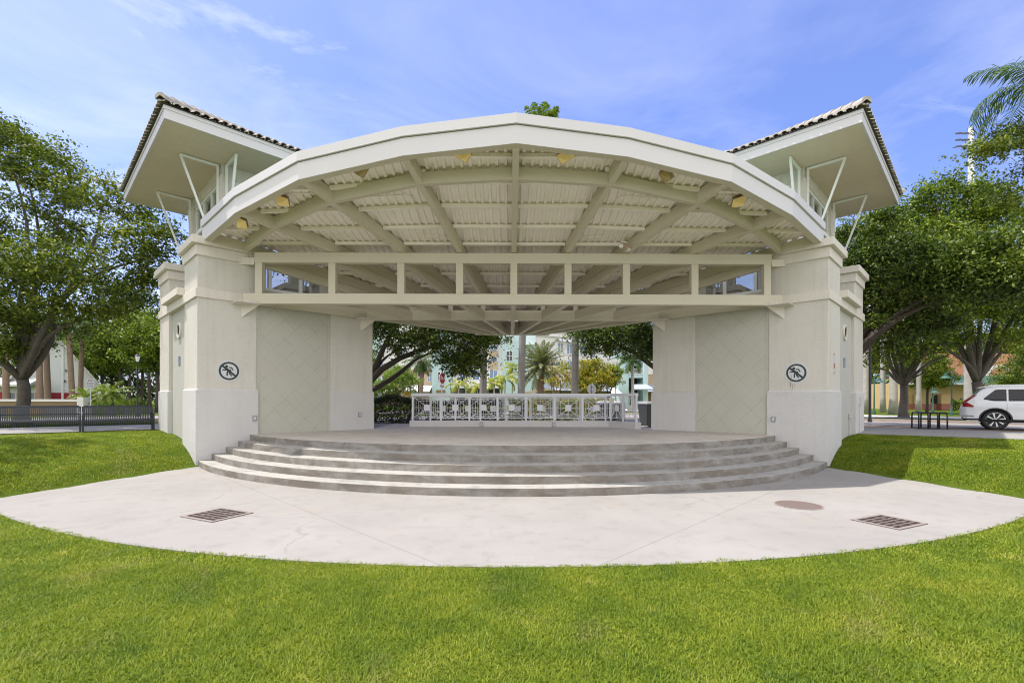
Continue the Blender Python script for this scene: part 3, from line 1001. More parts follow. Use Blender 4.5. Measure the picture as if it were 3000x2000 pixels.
for side, s, z, lab in ((-1, 0.80, 2.715, 'round no-stunts sign on the left tower, clean'), (1, 0.805, 2.70, 'round no-stunts sign on the right tower with a rust run below it')):
    r = thing('prohibition_sign', lab, 'sign', group='round prohibition signs on the tower fronts')
    r.matrix_world = wall_frame(side, 'inner', s, z)
    MB().lathe([(.0, -.012), (.31, -.012), (.315, -.008), (.315, .0)], 48, (0, 0, 0), 'Y').build('plate', M['signwhite'], r)
    sc_ = 0.267
    mk = MB()
    mk.lathe([(.80 * sc_, -.0125), (.80 * sc_, -.015), (sc_, -.015), (sc_, -.0125)], 48, (0, 0, 0), 'Y')
    mk.lathe([(.001, -.0125), (.001, -.0155), (.145 * sc_, -.0155), (.145 * sc_, -.0125)], 20, (-.24 * sc_, 0, .50 * sc_), 'Y')
    S_ = lambda pl: [(a * sc_, b_ * sc_) for a, b_ in pl]
    strip(mk, S_([(-.66, .56), (.66, -.56)]), .215 * sc_, -.0125, -.0152)
    for pl, wd in (([(-.02, .385), (.23, .385), (.39, .11)], .09), ([(-.63, .10), (-.27, .11), (-.1, .16)], .10), ([(-.3, .3), (.15, -.1)], .16),
                   ([(-.10, .0), (-.18, -.18), (-.18, -.52)], .11), ([(.0, -.12), (.06, -.28), (.26, -.54)], .10), ([(.08, .06), (.18, .10)], .13)):
        strip(mk, S_(pl), wd * 1.3 * sc_, -.0125, -.0158)
    mk.build('pictogram', M['signgreen'], r)
    if side > 0:
        ru = MB()
        strip(ru, [(-.13, -.05), (-.135, -.25), (-.16, -.42)], .012, -.0135, -.0165)
        strip(ru, [(-.10, -.35), (-.11, -.52)], .008, -.001, -.003)
        strip(ru, [(-.04, -.33), (-.04, -.43)], .006, -.001, -.003)
        ru.build('rust_run', M['rust'], r)
M['red'] = plain('sign_red', (0.42, 0.10, 0.09), 0.5, var=0.1)
M['blue'] = plain('sign_blue', (0.05, 0.10, 0.22), 0.4, var=0.1)
r = thing('notice_sign', 'narrow faded white notice with a red patch on the right tower edge', 'sign')
r.matrix_world = wall_frame(1, 'outer', 0.72, 2.98)
MB().box(-.11, .11, -.008, 0, -.31, .31).build('board', M['signwhite'], r, bevel=.004)
MB().box(-.085, .085, -.0105, -.0081, -.14, .0).box(-.085, .085, -.0105, -.0081, .25, .285).box(-.085, .085, -.0105, -.0081, -.285, -.26).build('red_panel', M['red'], r)
for side, lab in ((-1, 'small blue restroom plate below the round vent of the left tower'), (1, 'small blue restroom plate below the round vent of the right tower')):
    r = thing('restroom_plate', lab, 'sign', group='restroom plates on the outer tower walls')
    r.matrix_world = wall_frame(side, 'outer', 2.74, 3.12, -0.10)
    MB().box(-.12, .12, -.012, 0, -.15, .15).build('plate', M['blue'], r, bevel=.004)
    mk = MB().lathe([(.001, -.0125), (.001, -.015), (.028, -.015), (.028, -.0125)], 14, (0, 0, .085), 'Y')
    strip(mk, [(0, .05), (0, -.11)], .06, -.0125, -.015)
    mk.build('pictogram', M['signwhite'], r)
OUT = [(-1, 'inner', 1.48, 1.32, 'grey outlet box on the left front pier by the top step'), (1, 'inner', 1.40, 1.32, 'grey outlet box on the right front pier by the top step'),
       (-1, 'inner', 4.90, 1.36, 'grey outlet box low on the rear left pier')]
def outlet(Mx, lab):
    r = thing('outlet_box', lab, 'outlet', group='weatherproof outlet boxes')
    r.matrix_world = Mx
    MB().box(-.055, .055, -.06, 0, -.08, .08).build('box', M['greybox'], r, bevel=.012)
    MB().box(-.03, .03, -.072, -.0605, -.055, .05).build('cover', M['steel'], r, bevel=.006)
for side, face, s, z, lab in OUT:
    outlet(wall_frame(side, face, s, z, 0.035), lab)
# pipes down the rear outer pier of the right tower
r = thing('downpipe', 'white conduit pipes low on the outer wall of the right tower', 'pipe')
r.matrix_world = wall_frame(1, 'outer', 4.45, 0)
MB().tube([(0, -.06, 0.5), (0, -.06, 1.75)], .03, 8).box(-.05, .05, -.12, -.03, 1.75, 2.0).build('pipe', M['plinth'], r)
MB().tube([(-1.0, .05, 0.5), (-1.0, .05, 1.30)], .022, 8).box(-1.05, -.95, .0, .09, 1.30, 1.45).build('pipe', M['plinth'], r)

# ------------------------------------------------------------------ ramp railings behind the stage
def lattice_panel(w_, h_):
    mb = MB()
    y = .012
    f = .019
    mb.box(0, w_, -y, y, 0, f).box(0, w_, -y, y, h_ - f, h_).box(0, f, -y, y, f, h_ - f).box(w_ - f, w_, -y, y, f, h_ - f)
    cx, cz = w_ / 2, h_ / 2
    ps = .118
    t = .011
    for kx, kz in ((.82, .82), (.62, .62)):
        ax, az = cx * kx, cz * kz
        mb.box(cx - ax, cx + ax, -.008, .008, cz - az - t / 2, cz - az + t / 2).box(cx - ax, cx + ax, -.008, .008, cz + az - t / 2, cz + az + t / 2)
        mb.box(cx - ax - t / 2, cx - ax + t / 2, -.0075, .0075, cz - az, cz + az).box(cx + ax - t / 2, cx + ax + t / 2, -.0075, .0075, cz - az, cz + az)
    mb.box(f, cx - ps, -.007, .007, cz - t / 2, cz + t / 2).box(cx + ps, w_ - f, -.007, .007, cz - t / 2, cz + t / 2)
    mb.box(cx - t / 2, cx + t / 2, -.007, .007, f, cz - ps).box(cx - t / 2, cx + t / 2, -.007, .007, cz + ps, h_ - f)
    for sx in (-1, 1):
        for sz in (-1, 1):
            a = Vector((cx + sx * ps * .9, 0, cz + sz * ps * .9)); b_ = Vector((cx + sx * (cx - f), 0, cz + sz * (cz - f)))
            d = (b_ - a).normalized()
            mb.bar(a, b_, .012, .015, up=d.cross(Vector((0, 1, 0))).normalized(), off=-.01)
    plate = MB().box(cx - ps, cx + ps, -.010, .010, cz - ps, cz + ps)
    return mb, plate
def railing(label, pts, npan, zc, ctop, rtop, curb=True, ct=.15, ext=(0, 0)):
    r = thing('ramp_railing', label, 'railing', group='white lattice railings of the ramp behind the stage')
    for (A, B, n) in zip(pts[:-1], pts[1:], npan):
        A, B = Vector((*A, 0)), Vector((*B, 0))
        d = (B - A); Lg = d.length; d /= Lg
        ang = math.atan2(d.y, d.x)
        Rm = Matrix.Translation(A) @ Matrix.Rotation(ang, 4, 'Z')
        wd = Lg / n
        if curb:
            MB().box(-ext[0], Lg + ext[1], -ct, ct, zc - .05, ctop).xf(Rm).build('curb', M['plinth'], r, bevel=.015)
        MB().box(-.05, Lg + .05, -.055, .055, rtop - .115, rtop).xf(Rm).build('top_rail', M['rail'], r, bevel=.008)
        for k in range(n + 1):
            if k == 0 and A != Vector((*pts[0], 0)): continue
            MB().box(k * wd - .031, k * wd + .031, -.031, .031, ctop, rtop - .116).xf(Rm).build('post', M['rail'], r)
        for k in range(n):
            h_ = rtop - .16 - ctop - .10
            pm, plate = lattice_panel(wd - .08, h_)
            T = Rm @ Matrix.Translation((k * wd + .04, 0, ctop + .10))
            po = pm.xf(T).build('panel', M['rail'], r)
            plate.xf(T).build('centre_plate', M['rail'], po)
    return r
xl, xr = at(1209, 1240, 18.9).x, at(1789, 1240, 18.9).x
railing('front white lattice railing on a low curb, with an angled right end', [(xl, 18.9), (xr, 18.9), (xr + .66, 17.55)], [7, 2], .829, 1.07, 2.145, ext=(.10, .10))
railing('rear white lattice railing seen through the front one', [(xl + .45, 20.4), (xr + .1, 20.4)], [7], .829, 1.0, 2.09)
for px, lab in ((1410, 'dark outlet box on the railing curb, left of centre'), (1622, 'round grey outlet on the railing curb, right of centre')):
    p = at(px, 1243, 18.75)
    outlet(Matrix.Translation((p.x, 18.75, .94)), lab)

# ------------------------------------------------------------------ drains in the plaza
def ground_pt(px, py, z=0.002):
    Y = 8.0
    for _ in range(40):
        p = at(px, py, Y)
        Y *= (EYE - z) / max(1e-3, EYE - p.z)
    return at(px, py, Y)
for pts, lab in (([(530, 1514), (652, 1487), (741, 1503.5), (618, 1530)], 'rectangular iron drain grate at the left of the plaza'),
                 ([(2492, 1522), (2575, 1508), (2720, 1534), (2636, 1553)], 'rectangular iron drain grate at the right of the plaza, clogged with leaves')):
    g = [ground_pt(*q) for q in pts]
    c0 = sum(g, Vector()) / 4
    ex = ((g[1] - g[0]) + (g[2] - g[3])) / 2
    ey = ((g[3] - g[0]) + (g[2] - g[1])) / 2
    Lx, Ly = ex.length, ey.length
    ang = math.atan2(ex.y, ex.x)
    r = thing('drain_grate', lab, 'drain', (c0.x, c0.y, .0035), ang, 'iron drain grates in the plaza')
    hx, hy = Lx / 2, Ly / 2
    MB().box(-hx, hx, -hy, hy, .0, .003).build('sump', M['pit'], r)
    f_ = .05
    MB().box(-hx, hx, -hy, -hy + f_, .0031, .014).box(-hx, hx, hy - f_, hy, .0031, .014).box(-hx, -hx + f_, -hy + f_, hy - f_, .0031, .014).box(hx - f_, hx, -hy + f_, hy - f_, .0031, .014).build('rim', M['ironframe'], r)
    gb = MB()
    long_x = Lx > Ly
    La, Lb = (hx, hy) if long_x else (hy, hx)
    def bb(a0, a1, b0, b1, z0, z1): return gb.box(a0, a1, b0, b1, z0, z1) if long_x else gb.box(b0, b1, a0, a1, z0, z1)
    for k in (-1, 1):
        bb(k * La / 3 - .012, k * La / 3 + .012, -Lb + f_, Lb - f_, .0032, .013)
    nb = int(2 * (Lb - f_) / .085)
    for k in range(1, nb):
        b0 = -Lb + f_ + k * 2 * (Lb - f_) / nb
        bb(-La + f_, La - f_, b0 - .017, b0 + .017, .0032, .012)
    gb.build('grating', M['iron'], r)
c0 = ground_pt(2339, 1479)
r = thing('manhole_cover', 'round brown iron manhole cover in the plaza', 'manhole cover', (c0.x, c0.y, .0035))
MB().lathe([(0, .004), (.36, .004), (.365, .002), (.365, 0)], 40).build('lid', M['iron'], r)
MB().lathe([(.366, 0), (.366, .005), (.39, .005), (.39, 0)], 40).build('rim', M['ironframe'], r)
# ------------------------------------------------------------------ paths and streets (laid on the 45 degree grid of the square)
def pq(side, p, q):
    return side * (q + p) * R45, (q - p) * R45
def street(name, side, q0, q1, p0, p1, dz, mat, label, nq=4, np_=60, kerb=False):
    rows = []
    for p_ in np.linspace(p0, p1, np_):
        r = []
        for q_ in np.linspace(q0, q1, nq):
            x, y = pq(side, p_, q_)
            r.append((x, y, ghz(x, y) + dz))
        if kerb:
            r = [(r[0][0], r[0][1], r[0][2] - .2)] + r + [(r[-1][0], r[-1][1], r[-1][2] - .2)]
        rows.append(r)
    return tag(MB().grid(rows).build(name, mat), label, name.replace('_', ' '), kind='structure')
M['walk'] = concrete('sidewalk_concrete', (0.28, 0.27, 0.255), stain=0.5, joint=(1.6, 1.6, math.radians(45)))
M['road'] = concrete('pale_road', (0.27, 0.25, 0.235), stain=0.45)
M['kerb'] = concrete('kerb_concrete', (0.40, 0.33, 0.28), stain=0.6)
M['dirt'] = plain('leaf_litter_soil', (0.16, 0.11, 0.07), 0.95, var=0.5, scale=9, bmp=0.6, bscale=25)
M['white_walk'] = concrete('far_walk', (0.50, 0.475, 0.45), stain=0.25)
street('sidewalk', 1, 19.8, 24.2, -22, 34, .016, M['walk'], 'grey concrete sidewalk between the right lawn and the street')
street('planting_strip', 1, 24.2, 25.6, -22, 34, .020, M['dirt'], 'bare soil strip between right sidewalk and road')
street('road', 1, 25.6, 31.5, -30, 40, .010, M['road'], 'pale street passing right of the stage')
street('kerb', 1, 31.5, 31.8, -30, 40, .13, M['kerb'], 'pinkish kerb on the far side of the right street', 2, kerb=True)
street('sidewalk', 1, 38.5, 44.0, -30, 40, .018, M['white_walk'], 'sunlit walk in front of the yellow building')
street('sidewalk', -1, 21.5, 25.7, -22, 30, .016, M['walk'], 'grey concrete sidewalk behind the left benches')
street('road', -1, 30.0, 38.5, -30, 40, .010, M['road'], 'pale street passing left of the stage')
street('kerb', -1, 29.7, 30.0, -30, 40, .13, M['kerb'], 'pale kerb in front of the left street', 2, kerb=True)
ap = [(-5.2, 17.4), (5.2, 17.4), (9.2, 21.4), (0, 30.5), (-9.2, 21.4)]
rows = []
for y in np.linspace(17.4, 27, 14):
    hw = min(5.1 + max(0, y - 17.4), 8.5 if y < 22.5 else max(0.5, 30.5 - y))
    rows.append([(x, y, ghz(x, y) + .012) for x in np.linspace(-hw, hw, 10)])
tag(MB().grid(rows).build('path', M['walk']), 'concrete path behind the stage towers', 'path', kind='structure')

# ------------------------------------------------------------------ benches
M['benchpaint'] = plain('dark_slate_paint', (0.016, 0.021, 0.027), 0.35, var=0.25, scale=6)
def make_bench(name, label):
    r = thing(name, label, 'bench', group='slatted metal benches at the lawn edge')
    Lb, n = 1.83, 38
    prof = [(.04, .22), (.0, .27), (-.01, .37), (.01, .42), (.05, .435), (.22, .415), (.40, .40), (.47, .43), (.52, .55), (.56, .72), (.60, .87), (.635, .885), (.65, .86)]
    se, ba = MB(), MB()
    for k in range(n):
        x0 = -Lb / 2 + k * Lb / n
        for mb, pr in ((se, prof[:8]), (ba, prof[7:])):
            for (ya, za), (yb, zb_) in zip(pr[:-1], pr[1:]):
                d = Vector((0, yb - ya, zb_ - za)).normalized()
                nn = Vector((0, -d.z, d.y)) * .004
                a0, b0 = Vector((x0, ya, za)), Vector((x0, yb, zb_))
                e = Vector((.038, 0, 0))
                mb.hexa([a0 - nn, a0 + e - nn, b0 + e - nn, b0 - nn], [a0 + nn, a0 + e + nn, b0 + e + nn, b0 + nn])
    for y, z in ((.03, .385), (.44, .395)):
        se.box(-Lb / 2, Lb / 2, y - .015, y + .015, z - .03, z)
    for y, z in ((.535, .60), (.60, .83), (.635, .868)):
        ba.box(-Lb / 2, Lb / 2, y - .012, y + .018, z - .02, z + .018)
    se.build('seat', M['benchpaint'], r)
    ba.build('backrest', M['benchpaint'], r)
    for s_ in (-1, 1):
        x = s_ * (Lb / 2 + .022)
        fr = MB()
        fr.bar((x, .06, 0), (x, .06, .62), .05, .05, up=(0, 1, 0), off=-.025)
        fr.bar((x, .52, 0), (x, .62, .86), .05, .05, up=(0, 1, 0), off=-.025)
        fr.tube([(x, .05, .60), (x, .10, .655), (x, .30, .66), (x, .56, .64)], .026, 8)
        fr.bar((x, .05, .37), (x, .52, .36), .05, .05)
        fr.box(x - .05, x + .05, .0, .12, 0, .015).box(x - .05, x + .05, .46, .58, 0, .015)
        fr.build('end_frame', M['benchpaint'], r)
    return r
bA = at(238, 1262, 15.75)
dirb = Vector((0.74, 0.67, 0)).normalized()
mid1 = Vector((bA.x, bA.y, 0)) + dirb * .98
mid2 = Vector((bA.x, bA.y, 0)) - dirb * .96
b1 = make_bench('park_bench', 'dark slatted metal bench nearest the left tower')
b2 = copy_tree(b1)
b2['label'] = 'dark slatted metal bench cut by the frame edge, before the big oak trunk'
for o, mdl in ((b1, mid1), (b2, mid2)):
    o.location = (mdl.x, mdl.y, ghz(mdl.x, mdl.y) - .005)
    o.rotation_euler = (0, 0, math.atan2(dirb.y, dirb.x))

# ------------------------------------------------------------------ bike rack
c0 = at(2722, 1248, 18.2)
zg = ghz(c0.x, c0.y) + .02
r = thing('bike_rack', 'black tubular bike rack of hoops beside the white car', 'bike rack', (c0.x, c0.y, zg), math.radians(-25))
for k, x in enumerate((-.42, -.14, .14, .42)):
    MB().tube([(x, -.38, 0), (x, -.38, .50), (x, -.34, .58), (x, -.26, .62), (x, .26, .62), (x, .34, .58), (x, .38, .50), (x, .38, 0)], .026, 8).build('hoop', M['black'], r, smooth=True)
MB().box(-.47, .47, -.41, -.35, 0, .02).box(-.47, .47, .35, .41, 0, .02).build('base_rail', M['black'], r)
MB().tube([(-.45, -.27, .615), (.45, -.27, .615)], .022, 8).tube([(-.45, .27, .615), (.45, .27, .615)], .022, 8).build('cross_rail', M['black'], r, smooth=True)

# ------------------------------------------------------------------ parked car (white SUV)
M['carpaint'] = plain('white_car_paint', (0.74, 0.75, 0.76), 0.18, var=0.01, spec=0.6)
M['carblack'] = plain('black_plastic_trim', (0.02, 0.02, 0.022), 0.5, var=0.2)
M['carglass'] = plain('dark_car_glass', (0.010, 0.011, 0.012), 0.06, spec=0.45)
M['tyre'] = plain('tyre_rubber', (0.018, 0.018, 0.018), 0.8, var=0.2)
M['alloy'] = plain('alloy_wheel', (0.55, 0.56, 0.58), 0.25, 0.85, var=0.05)
M['taillight'] = plain('red_tail_lamp', (0.30, 0.006, 0.008), 0.15, var=0.25, scale=12)
CL, CW = 4.69, 0.95
TOPX = [0.00, 0.06, 0.14, 0.30, 0.55, 0.72, 1.1, 1.6, 2.1, 2.6, 3.0, 3.35, 3.7, 4.1, 4.45, 4.62, 4.69]
TOPZ = [0.80, 1.00, 1.06, 1.22, 1.52, 1.60, 1.645, 1.66, 1.655, 1.60, 1.42, 1.14, 1.06, 1.02, 0.94, 0.82, 0.66]
BOTX = [0.0, 0.15, 0.5, 4.2, 4.55, 4.69]
BOTZ = [0.52, 0.34, 0.26, 0.26, 0.32, 0.44]
PLX = [0.0, 0.05, 0.15, 0.4, 0.9, 3.7, 4.2, 4.5, 4.64, 4.69]
PLY = [0.66, 0.78, 0.87, 0.925, 0.95, 0.95, 0.91, 0.80, 0.68, 0.58]
def car_top(x): return float(np.interp(x, TOPX, TOPZ))
def car_w(x, z):
    """half width of the body at (x, z)"""
    wmax = float(np.interp(x, PLX, PLY))
    zb_ = float(np.interp(x, BOTX, BOTZ))
    f = 1.0
    if z < 0.45: f -= 0.06 * ((0.45 - z) / 0.2) ** 2
    if z > 1.0:
        t = (z - 1.0) / 0.66
        f -= 0.04 * min(1, t * 4) + 0.21 * t
    f += 0.012 * math.exp(-((z - 0.86) / 0.07) ** 2)
    return wmax * f
def car_ring(x):
    zt, zb_ = car_top(x), float(np.interp(x, BOTX, BOTZ))
    pts = [(car_w(x, zb_) * .5, zb_)]
    zs = list(np.linspace(zb_, zt - .07, 17))
    for z in zs: pts.append((car_w(x, z), z))
    w1 = car_w(x, zt - .07)
    for a in (30, 60, 85):
        a = math.radians(a)
        pts.append((w1 - .10 * (1 - math.cos(a)), zt - .07 + .055 * math.sin(a)))
    pts.append((w1 * .5, zt - .003))
    pts.append((0, zt))
    return pts
car = thing('parked_car', 'white SUV parked at the right street, rear half in view', 'car')
xs_ = np.unique(np.round(np.concatenate([np.linspace(0, .2, 7), np.linspace(.2, .9, 12), np.linspace(.9, 3.4, 24), np.linspace(3.4, 4.5, 14), np.linspace(4.5, 4.69, 6)]), 4))
mb = MB()
rows = []
for x in xs_:
    rg = car_ring(x)
    rows.append([(x, y, z) for y, z in rg] + [(x, -y, z) for y, z in rg[-2::-1]])
mb.grid(rows)
n_ = len(rows[0])
mb.f.append(tuple(range(n_)))
mb.f.append(tuple((len(rows) - 1) * n_ + k for k in range(n_ - 1, -1, -1)))
for i in range(len(rows) - 1):
    mb.f.append((i * n_, (i + 1) * n_, (i + 1) * n_ + n_ - 1, i * n_ + n_ - 1))
body = mb.build('body', M['carpaint'], car, smooth='auto')
WX = (0.93, 3.80)
cut = MB()
for wx in WX:
    cut.lathe([(0.0, -1.2), (0.405, -1.2), (0.405, 1.2), (0.0, 1.2)], 40, (wx, 0, .37), 'Y')
co = cut.build('cutter')
bm_ = body.modifiers.new('arches', 'BOOLEAN')
bm_.object, bm_.operation, bm_.solver = co, 'DIFFERENCE', 'EXACT'
bpy.context.view_layer.update()
dg = bpy.context.evaluated_depsgraph_get()
me2 = bpy.data.meshes.new_from_object(body.evaluated_get(dg))
body.modifiers.clear()
body.data = me2
bpy.data.objects.remove(co)
arch = MB()
for wx in WX:
    for s_ in (-1, 1):
        # black arch lip and inner well
        o_, q_ = [], []
        for k in range(25):
            a = math.radians(-8 + 196 * k / 24)
            for rr_, lst in ((.403, o_), (.452, q_)):
                x, z = wx + rr_ * math.cos(a), .37 + rr_ * math.sin(a)
                z = max(z, .27)
                lst.append((x, s_ * (car_w(x, z) + .006), z))
        arch.grid([o_, q_])
        well = [[(wx + .40 * math.cos(math.radians(180 * k / 24)), s_ * y, .37 + .40 * math.sin(math.radians(180 * k / 24))) for k in range(25)] for y in (.35, .93)]
        arch.grid(well)
        arch.lathe([(0, s_ * .36), (.40, s_ * .36)], 24, (wx, 0, .37), 'Y')
arch.build('wheel_arch', M['carblack'], car, smooth='auto')
def patch(mb, poly_fn, nx_=14, nz_=6, off=.006, s_=1):
    rows = []
    for i in range(nx_ + 1):
        r_ = []
        for k in range(nz_ + 1):
            x, z = poly_fn(i / nx_, k / nz_)
            r_.append((x, s_ * (car_w(x, z) + off), z))
        rows.append(r_)
    return mb.grid(rows)
for s_ in (-1, 1):
    for nm, xa, xb in (('rear_quarter_window', .62, 1.22), ('rear_door_window', 1.27, 2.15), ('front_door_window', 2.22, 3.18)):
        def fn(u, v_, xa=xa, xb=xb):
            x = xa + (xb - xa) * u
            lo = 1.075 + .0 * u + max(0, .9 - x) * .22
            hi = min(car_top(x) - .135, 1.50)
            if xa < 1: hi = min(hi, lo + (x - xa) * 1.25 + .03)
            if xb > 3: hi = min(hi, lo + max(.02, (xb - x) * .95))
            return x, lo + max(.015, hi - lo) * v_
        patch(MB(), fn, s_=s_).build(nm, M['carglass'], car, smooth=True)
    patch(MB(), lambda u, v_: (.55 + 3.5 * u, .30 + .10 * v_), 20, 2, .008, s_).build('sill_trim', M['carblack'], car, smooth=True)
    # L-shaped tail lamp
    tl = MB()
    patch(tl, lambda u, v_: (.045 + .33 * u * (1 - .35 * abs(2 * v_ - .4)), .86 + .17 * v_ - .02 * u), 6, 4, .012, s_)
    patch(tl, lambda u, v_: (.075 + .30 * v_ + .075 * u, 1.03 + .27 * v_), 2, 6, .012, s_)
    tl.build('tail_lamp', M['taillight'], car, smooth=True)
    # door seams and handle
    se = MB()
    for x0_ in (1.22, 2.18):
        patch(se, lambda u, v_, x0_=x0_: (x0_ + .008 * u + (.12 * max(0, .75 - (.45 + .6 * v_)) if x0_ < 2 else 0), .45 + .6 * v_), 1, 8, .003, s_)
    se.build('door_seam', M['carblack'], car)
    for x0_ in (1.42, 2.36):
        h_ = MB()
        patch(h_, lambda u, v_: (x0_ + .22 * u, .955 + .03 * v_), 4, 1, .03, s_)
        patch(h_, lambda u, v_: (x0_ + .22 * u, .95 + .006 * v_), 4, 1, .012, s_)
        h_.build('door_handle', M['carpaint'], car, smooth=True)
    MB().bar((.75, s_ * .60, 1.635), (2.5, s_ * .60, 1.66), .035, .035).build('roof_rail', M['alloy'], car)
    for wx in WX:
        y0 = s_ * .80
        wh = MB().lathe([(.262, -.11), (.30, -.12), (.345, -.115), (.368, -.08), (.370, 0), (.368, .08), (.345, .115), (.30, .12), (.262, .11)], 40, (wx, y0, .37), 'Y').build('wheel', M['tyre'], car, smooth='auto')
        rim = MB().lathe([(.235, s_ * .05), (.262, s_ * .105), (.268, s_ * .118), (.258, s_ * .122), (.245, s_ * .10)], 40, (wx, y0, .37), 'Y')
        rim.lathe([(0, s_ * .105), (.05, s_ * .105), (.06, s_ * .09), (.06, s_ * .05)], 20, (wx, y0, .37), 'Y')
        for k in range(8):
            a = 2 * PI * k / 8 + .2
            d = Vector((math.cos(a), 0, math.sin(a)))
            t_ = Vector((-d.z, 0, d.x))
            c_ = Vector((wx, y0 + s_ * .085, .37))
            i0, o0 = c_ + d * .05, c_ + d * .245
            yv = Vector((0, s_ * .022, 0))
            rim.hexa([i0 - t_ * .016 - yv, i0 + t_ * .016 - yv, o0 + t_ * .036 - yv, o0 - t_ * .036 - yv], [i0 - t_ * .012 + yv, i0 + t_ * .012 + yv, o0 + t_ * .03 + yv, o0 - t_ * .03 + yv])
        rim.build('rim', M['alloy'], wh, smooth='auto')
        MB().lathe([(0, s_ * .03), (.25, s_ * .03)], 28, (wx, y0, .37), 'Y').build('brake', M['carblack'], wh)
# rear screen, plate, bumper, roof spoiler
rs = [[(np.interp(z, [1.06, 1.22, 1.52], [.14, .30, .55]) - .012, y * car_w(.3, z), z + .006) for y in np.linspace(-.80, .80, 9)] for z in np.linspace(1.10, 1.50, 6)]
MB().grid(rs).build('rear_window', M['carglass'], car, smooth=True)
MB().hexa([(.50, -.66, 1.555), (.50, .66, 1.555), (.80, .70, 1.60), (.80, -.70, 1.60)], [(.46, -.64, 1.585), (.46, .64, 1.585), (.82, .68, 1.655), (.82, -.68, 1.655)]).build('spoiler', M['carpaint'], car, bevel=.01)
for s_ in (-1, 1):
    bp = MB()
    patch(bp, lambda u, v_: (.01 + .34 * u, .50 + .025 * v_), 8, 1, .008, s_)
    patch(bp, lambda u, v_: (.06 + .42 * u, .36 + .06 * v_), 8, 1, .008, s_)
    bp.build('bumper_trim', M['carblack'], car)
MB().lathe([(.0, .07), (.05, .05), (.07, .0)], 14, (.86, 0, 1.625)).build('antenna_fin', M['carpaint'], car, smooth=True)
hd = Vector((R45 * 1.0, -R45 * 1.0, 0))
yaw_c = math.radians(-42)
hub = at(2916, 1236, 17.55)
d_ = Vector((math.cos(yaw_c), math.sin(yaw_c), 0)); lft = Vector((-d_.y, d_.x, 0))
org = Vector((hub.x, hub.y, 0)) - d_ * WX[0] + lft * .85
car.location = (org.x, org.y, ghz(org.x, org.y) + .01)
car.rotation_euler = (0, 0, yaw_c)

# ------------------------------------------------------------------ bins by the right rear pier
M['binplastic'] = plain('grey_bin_plastic', (0.075, 0.08, 0.085), 0.45, var=0.15)
M['binlid'] = plain('pale_bin_lid', (0.36, 0.36, 0.37), 0.5, var=0.15)
p = at(1897, 1250, 19.3)
r = thing('wheelie_bin', 'dark grey wheeled bin with pale lid beside the right rear pier', 'bin', (p.x, p.y, ghz(p.x, p.y) + .01), math.radians(20))
MB().hexa([(-.20, -.24, .06), (.20, -.24, .06), (.20, .22, .06), (-.20, .22, .06)], [(-.27, -.33, .93), (.27, -.33, .93), (.27, .33, .93), (-.27, .33, .93)]).build('body', M['binplastic'], r, bevel=.03)
MB().hexa([(-.29, -.36, .935), (.29, -.36, .935), (.29, .36, .935), (-.29, .36, .935)], [(-.25, -.30, 1.03), (.25, -.30, 1.03), (.25, .36, 1.05), (-.25, .36, 1.05)]).build('lid', M['binlid'], r, bevel=.02)
MB().tube([(-.26, .40, .98), (.26, .40, .98)], .02, 8).build('handle', M['binplastic'], r)
for s_ in (-1, 1):
    MB().lathe([(0, -.03), (.09, -.03), (.1, -.02), (.1, .02), (.09, .03), (0, .03)], 18, (s_ * .27, .24, .10), 'X').build('wheel', M['tyre'], r, smooth='auto')
drum = None
for px, lab in ((1768, 'grey litter drum behind the railing, left of two'), (1812, 'grey litter drum behind the angled railing end, right of two')):
    p = at(px, 1235, 21.4)
    if drum is None:
        drum = thing('litter_drum', lab, 'bin', (p.x, p.y, .82), 0, 'grey litter drums behind the ramp')
        MB().lathe([(0, 0), (.27, 0), (.29, .05), (.29, .28), (.305, .30), (.29, .32), (.29, .58), (.305, .60), (.29, .62), (.29, .88), (.31, .90), (.28, .90), (.28, .5)], 28).build('drum', M['binplastic'], drum, smooth='auto')
        MB().lathe([(.33, .90), (.33, .95), (.20, 1.04), (.16, 1.04)], 28).build('lid', M['binlid'], drum, smooth='auto')
    else:
        d2 = copy_tree(drum); d2.location = (p.x, p.y, .82); d2['label'] = lab

# ------------------------------------------------------------------ street lamps, signs, posts
M['lampglass'] = plain('frosted_lamp_glass', (0.75, 0.76, 0.76), 0.2, var=0.05)
M['greenpost'] = plain('green_lamp_paint', (0.035, 0.105, 0.08), 0.5, var=0.12)
lampA = None
def black_lamp(px, ytop, Y, lab):
    global lampA
    p = at(px, ytop, Y)
    zg = ghz(p.x, p.y)
    if lampA is None:
        r = thing('street_lamp', lab, 'street lamp', group='black lantern street lamps')
        MB().lathe([(.13, 0), (.13, .12), (.10, .18), (.085, .5), (.06, .56), (.045, 1.0), (.036, 3.25), (.05, 3.28), (.05, 3.33)], 14).build('post', M['black'], r, smooth='auto')
        MB().lathe([(.06, 3.33), (.14, 3.66), (.0, 3.66)], 6).build('lantern', M['lampglass'], r)
        MB().lathe([(.16, 3.66), (.155, 3.69), (.05, 3.78), (.02, 3.84), (0, 3.85)], 6).build('cap', M['black'], r)
        lampA = r
    else:
        r = copy_tree(lampA); r['label'] = lab
    r.location = (p.x, p.y, zg)
    k = (p.z - zg) / 3.85
    r.scale = (k, k, k)
black_lamp(403, 1034, 30.0, 'black lantern street lamp left of the left tower')
black_lamp(1118, 1100, 40.0, 'black lantern street lamp in front of the pale green bushy tree')
black_lamp(1226, 1098, 44.0, 'black lantern street lamp beside the sabal palm trunk')
black_lamp(1642, 1100, 44.0, 'black lantern street lamp among the thin orange-leaved stems')
black_lamp(1803, 1103, 44.0, 'black lantern street lamp by the teal entrance tower')
p = at(2549, 1040, 24.0)
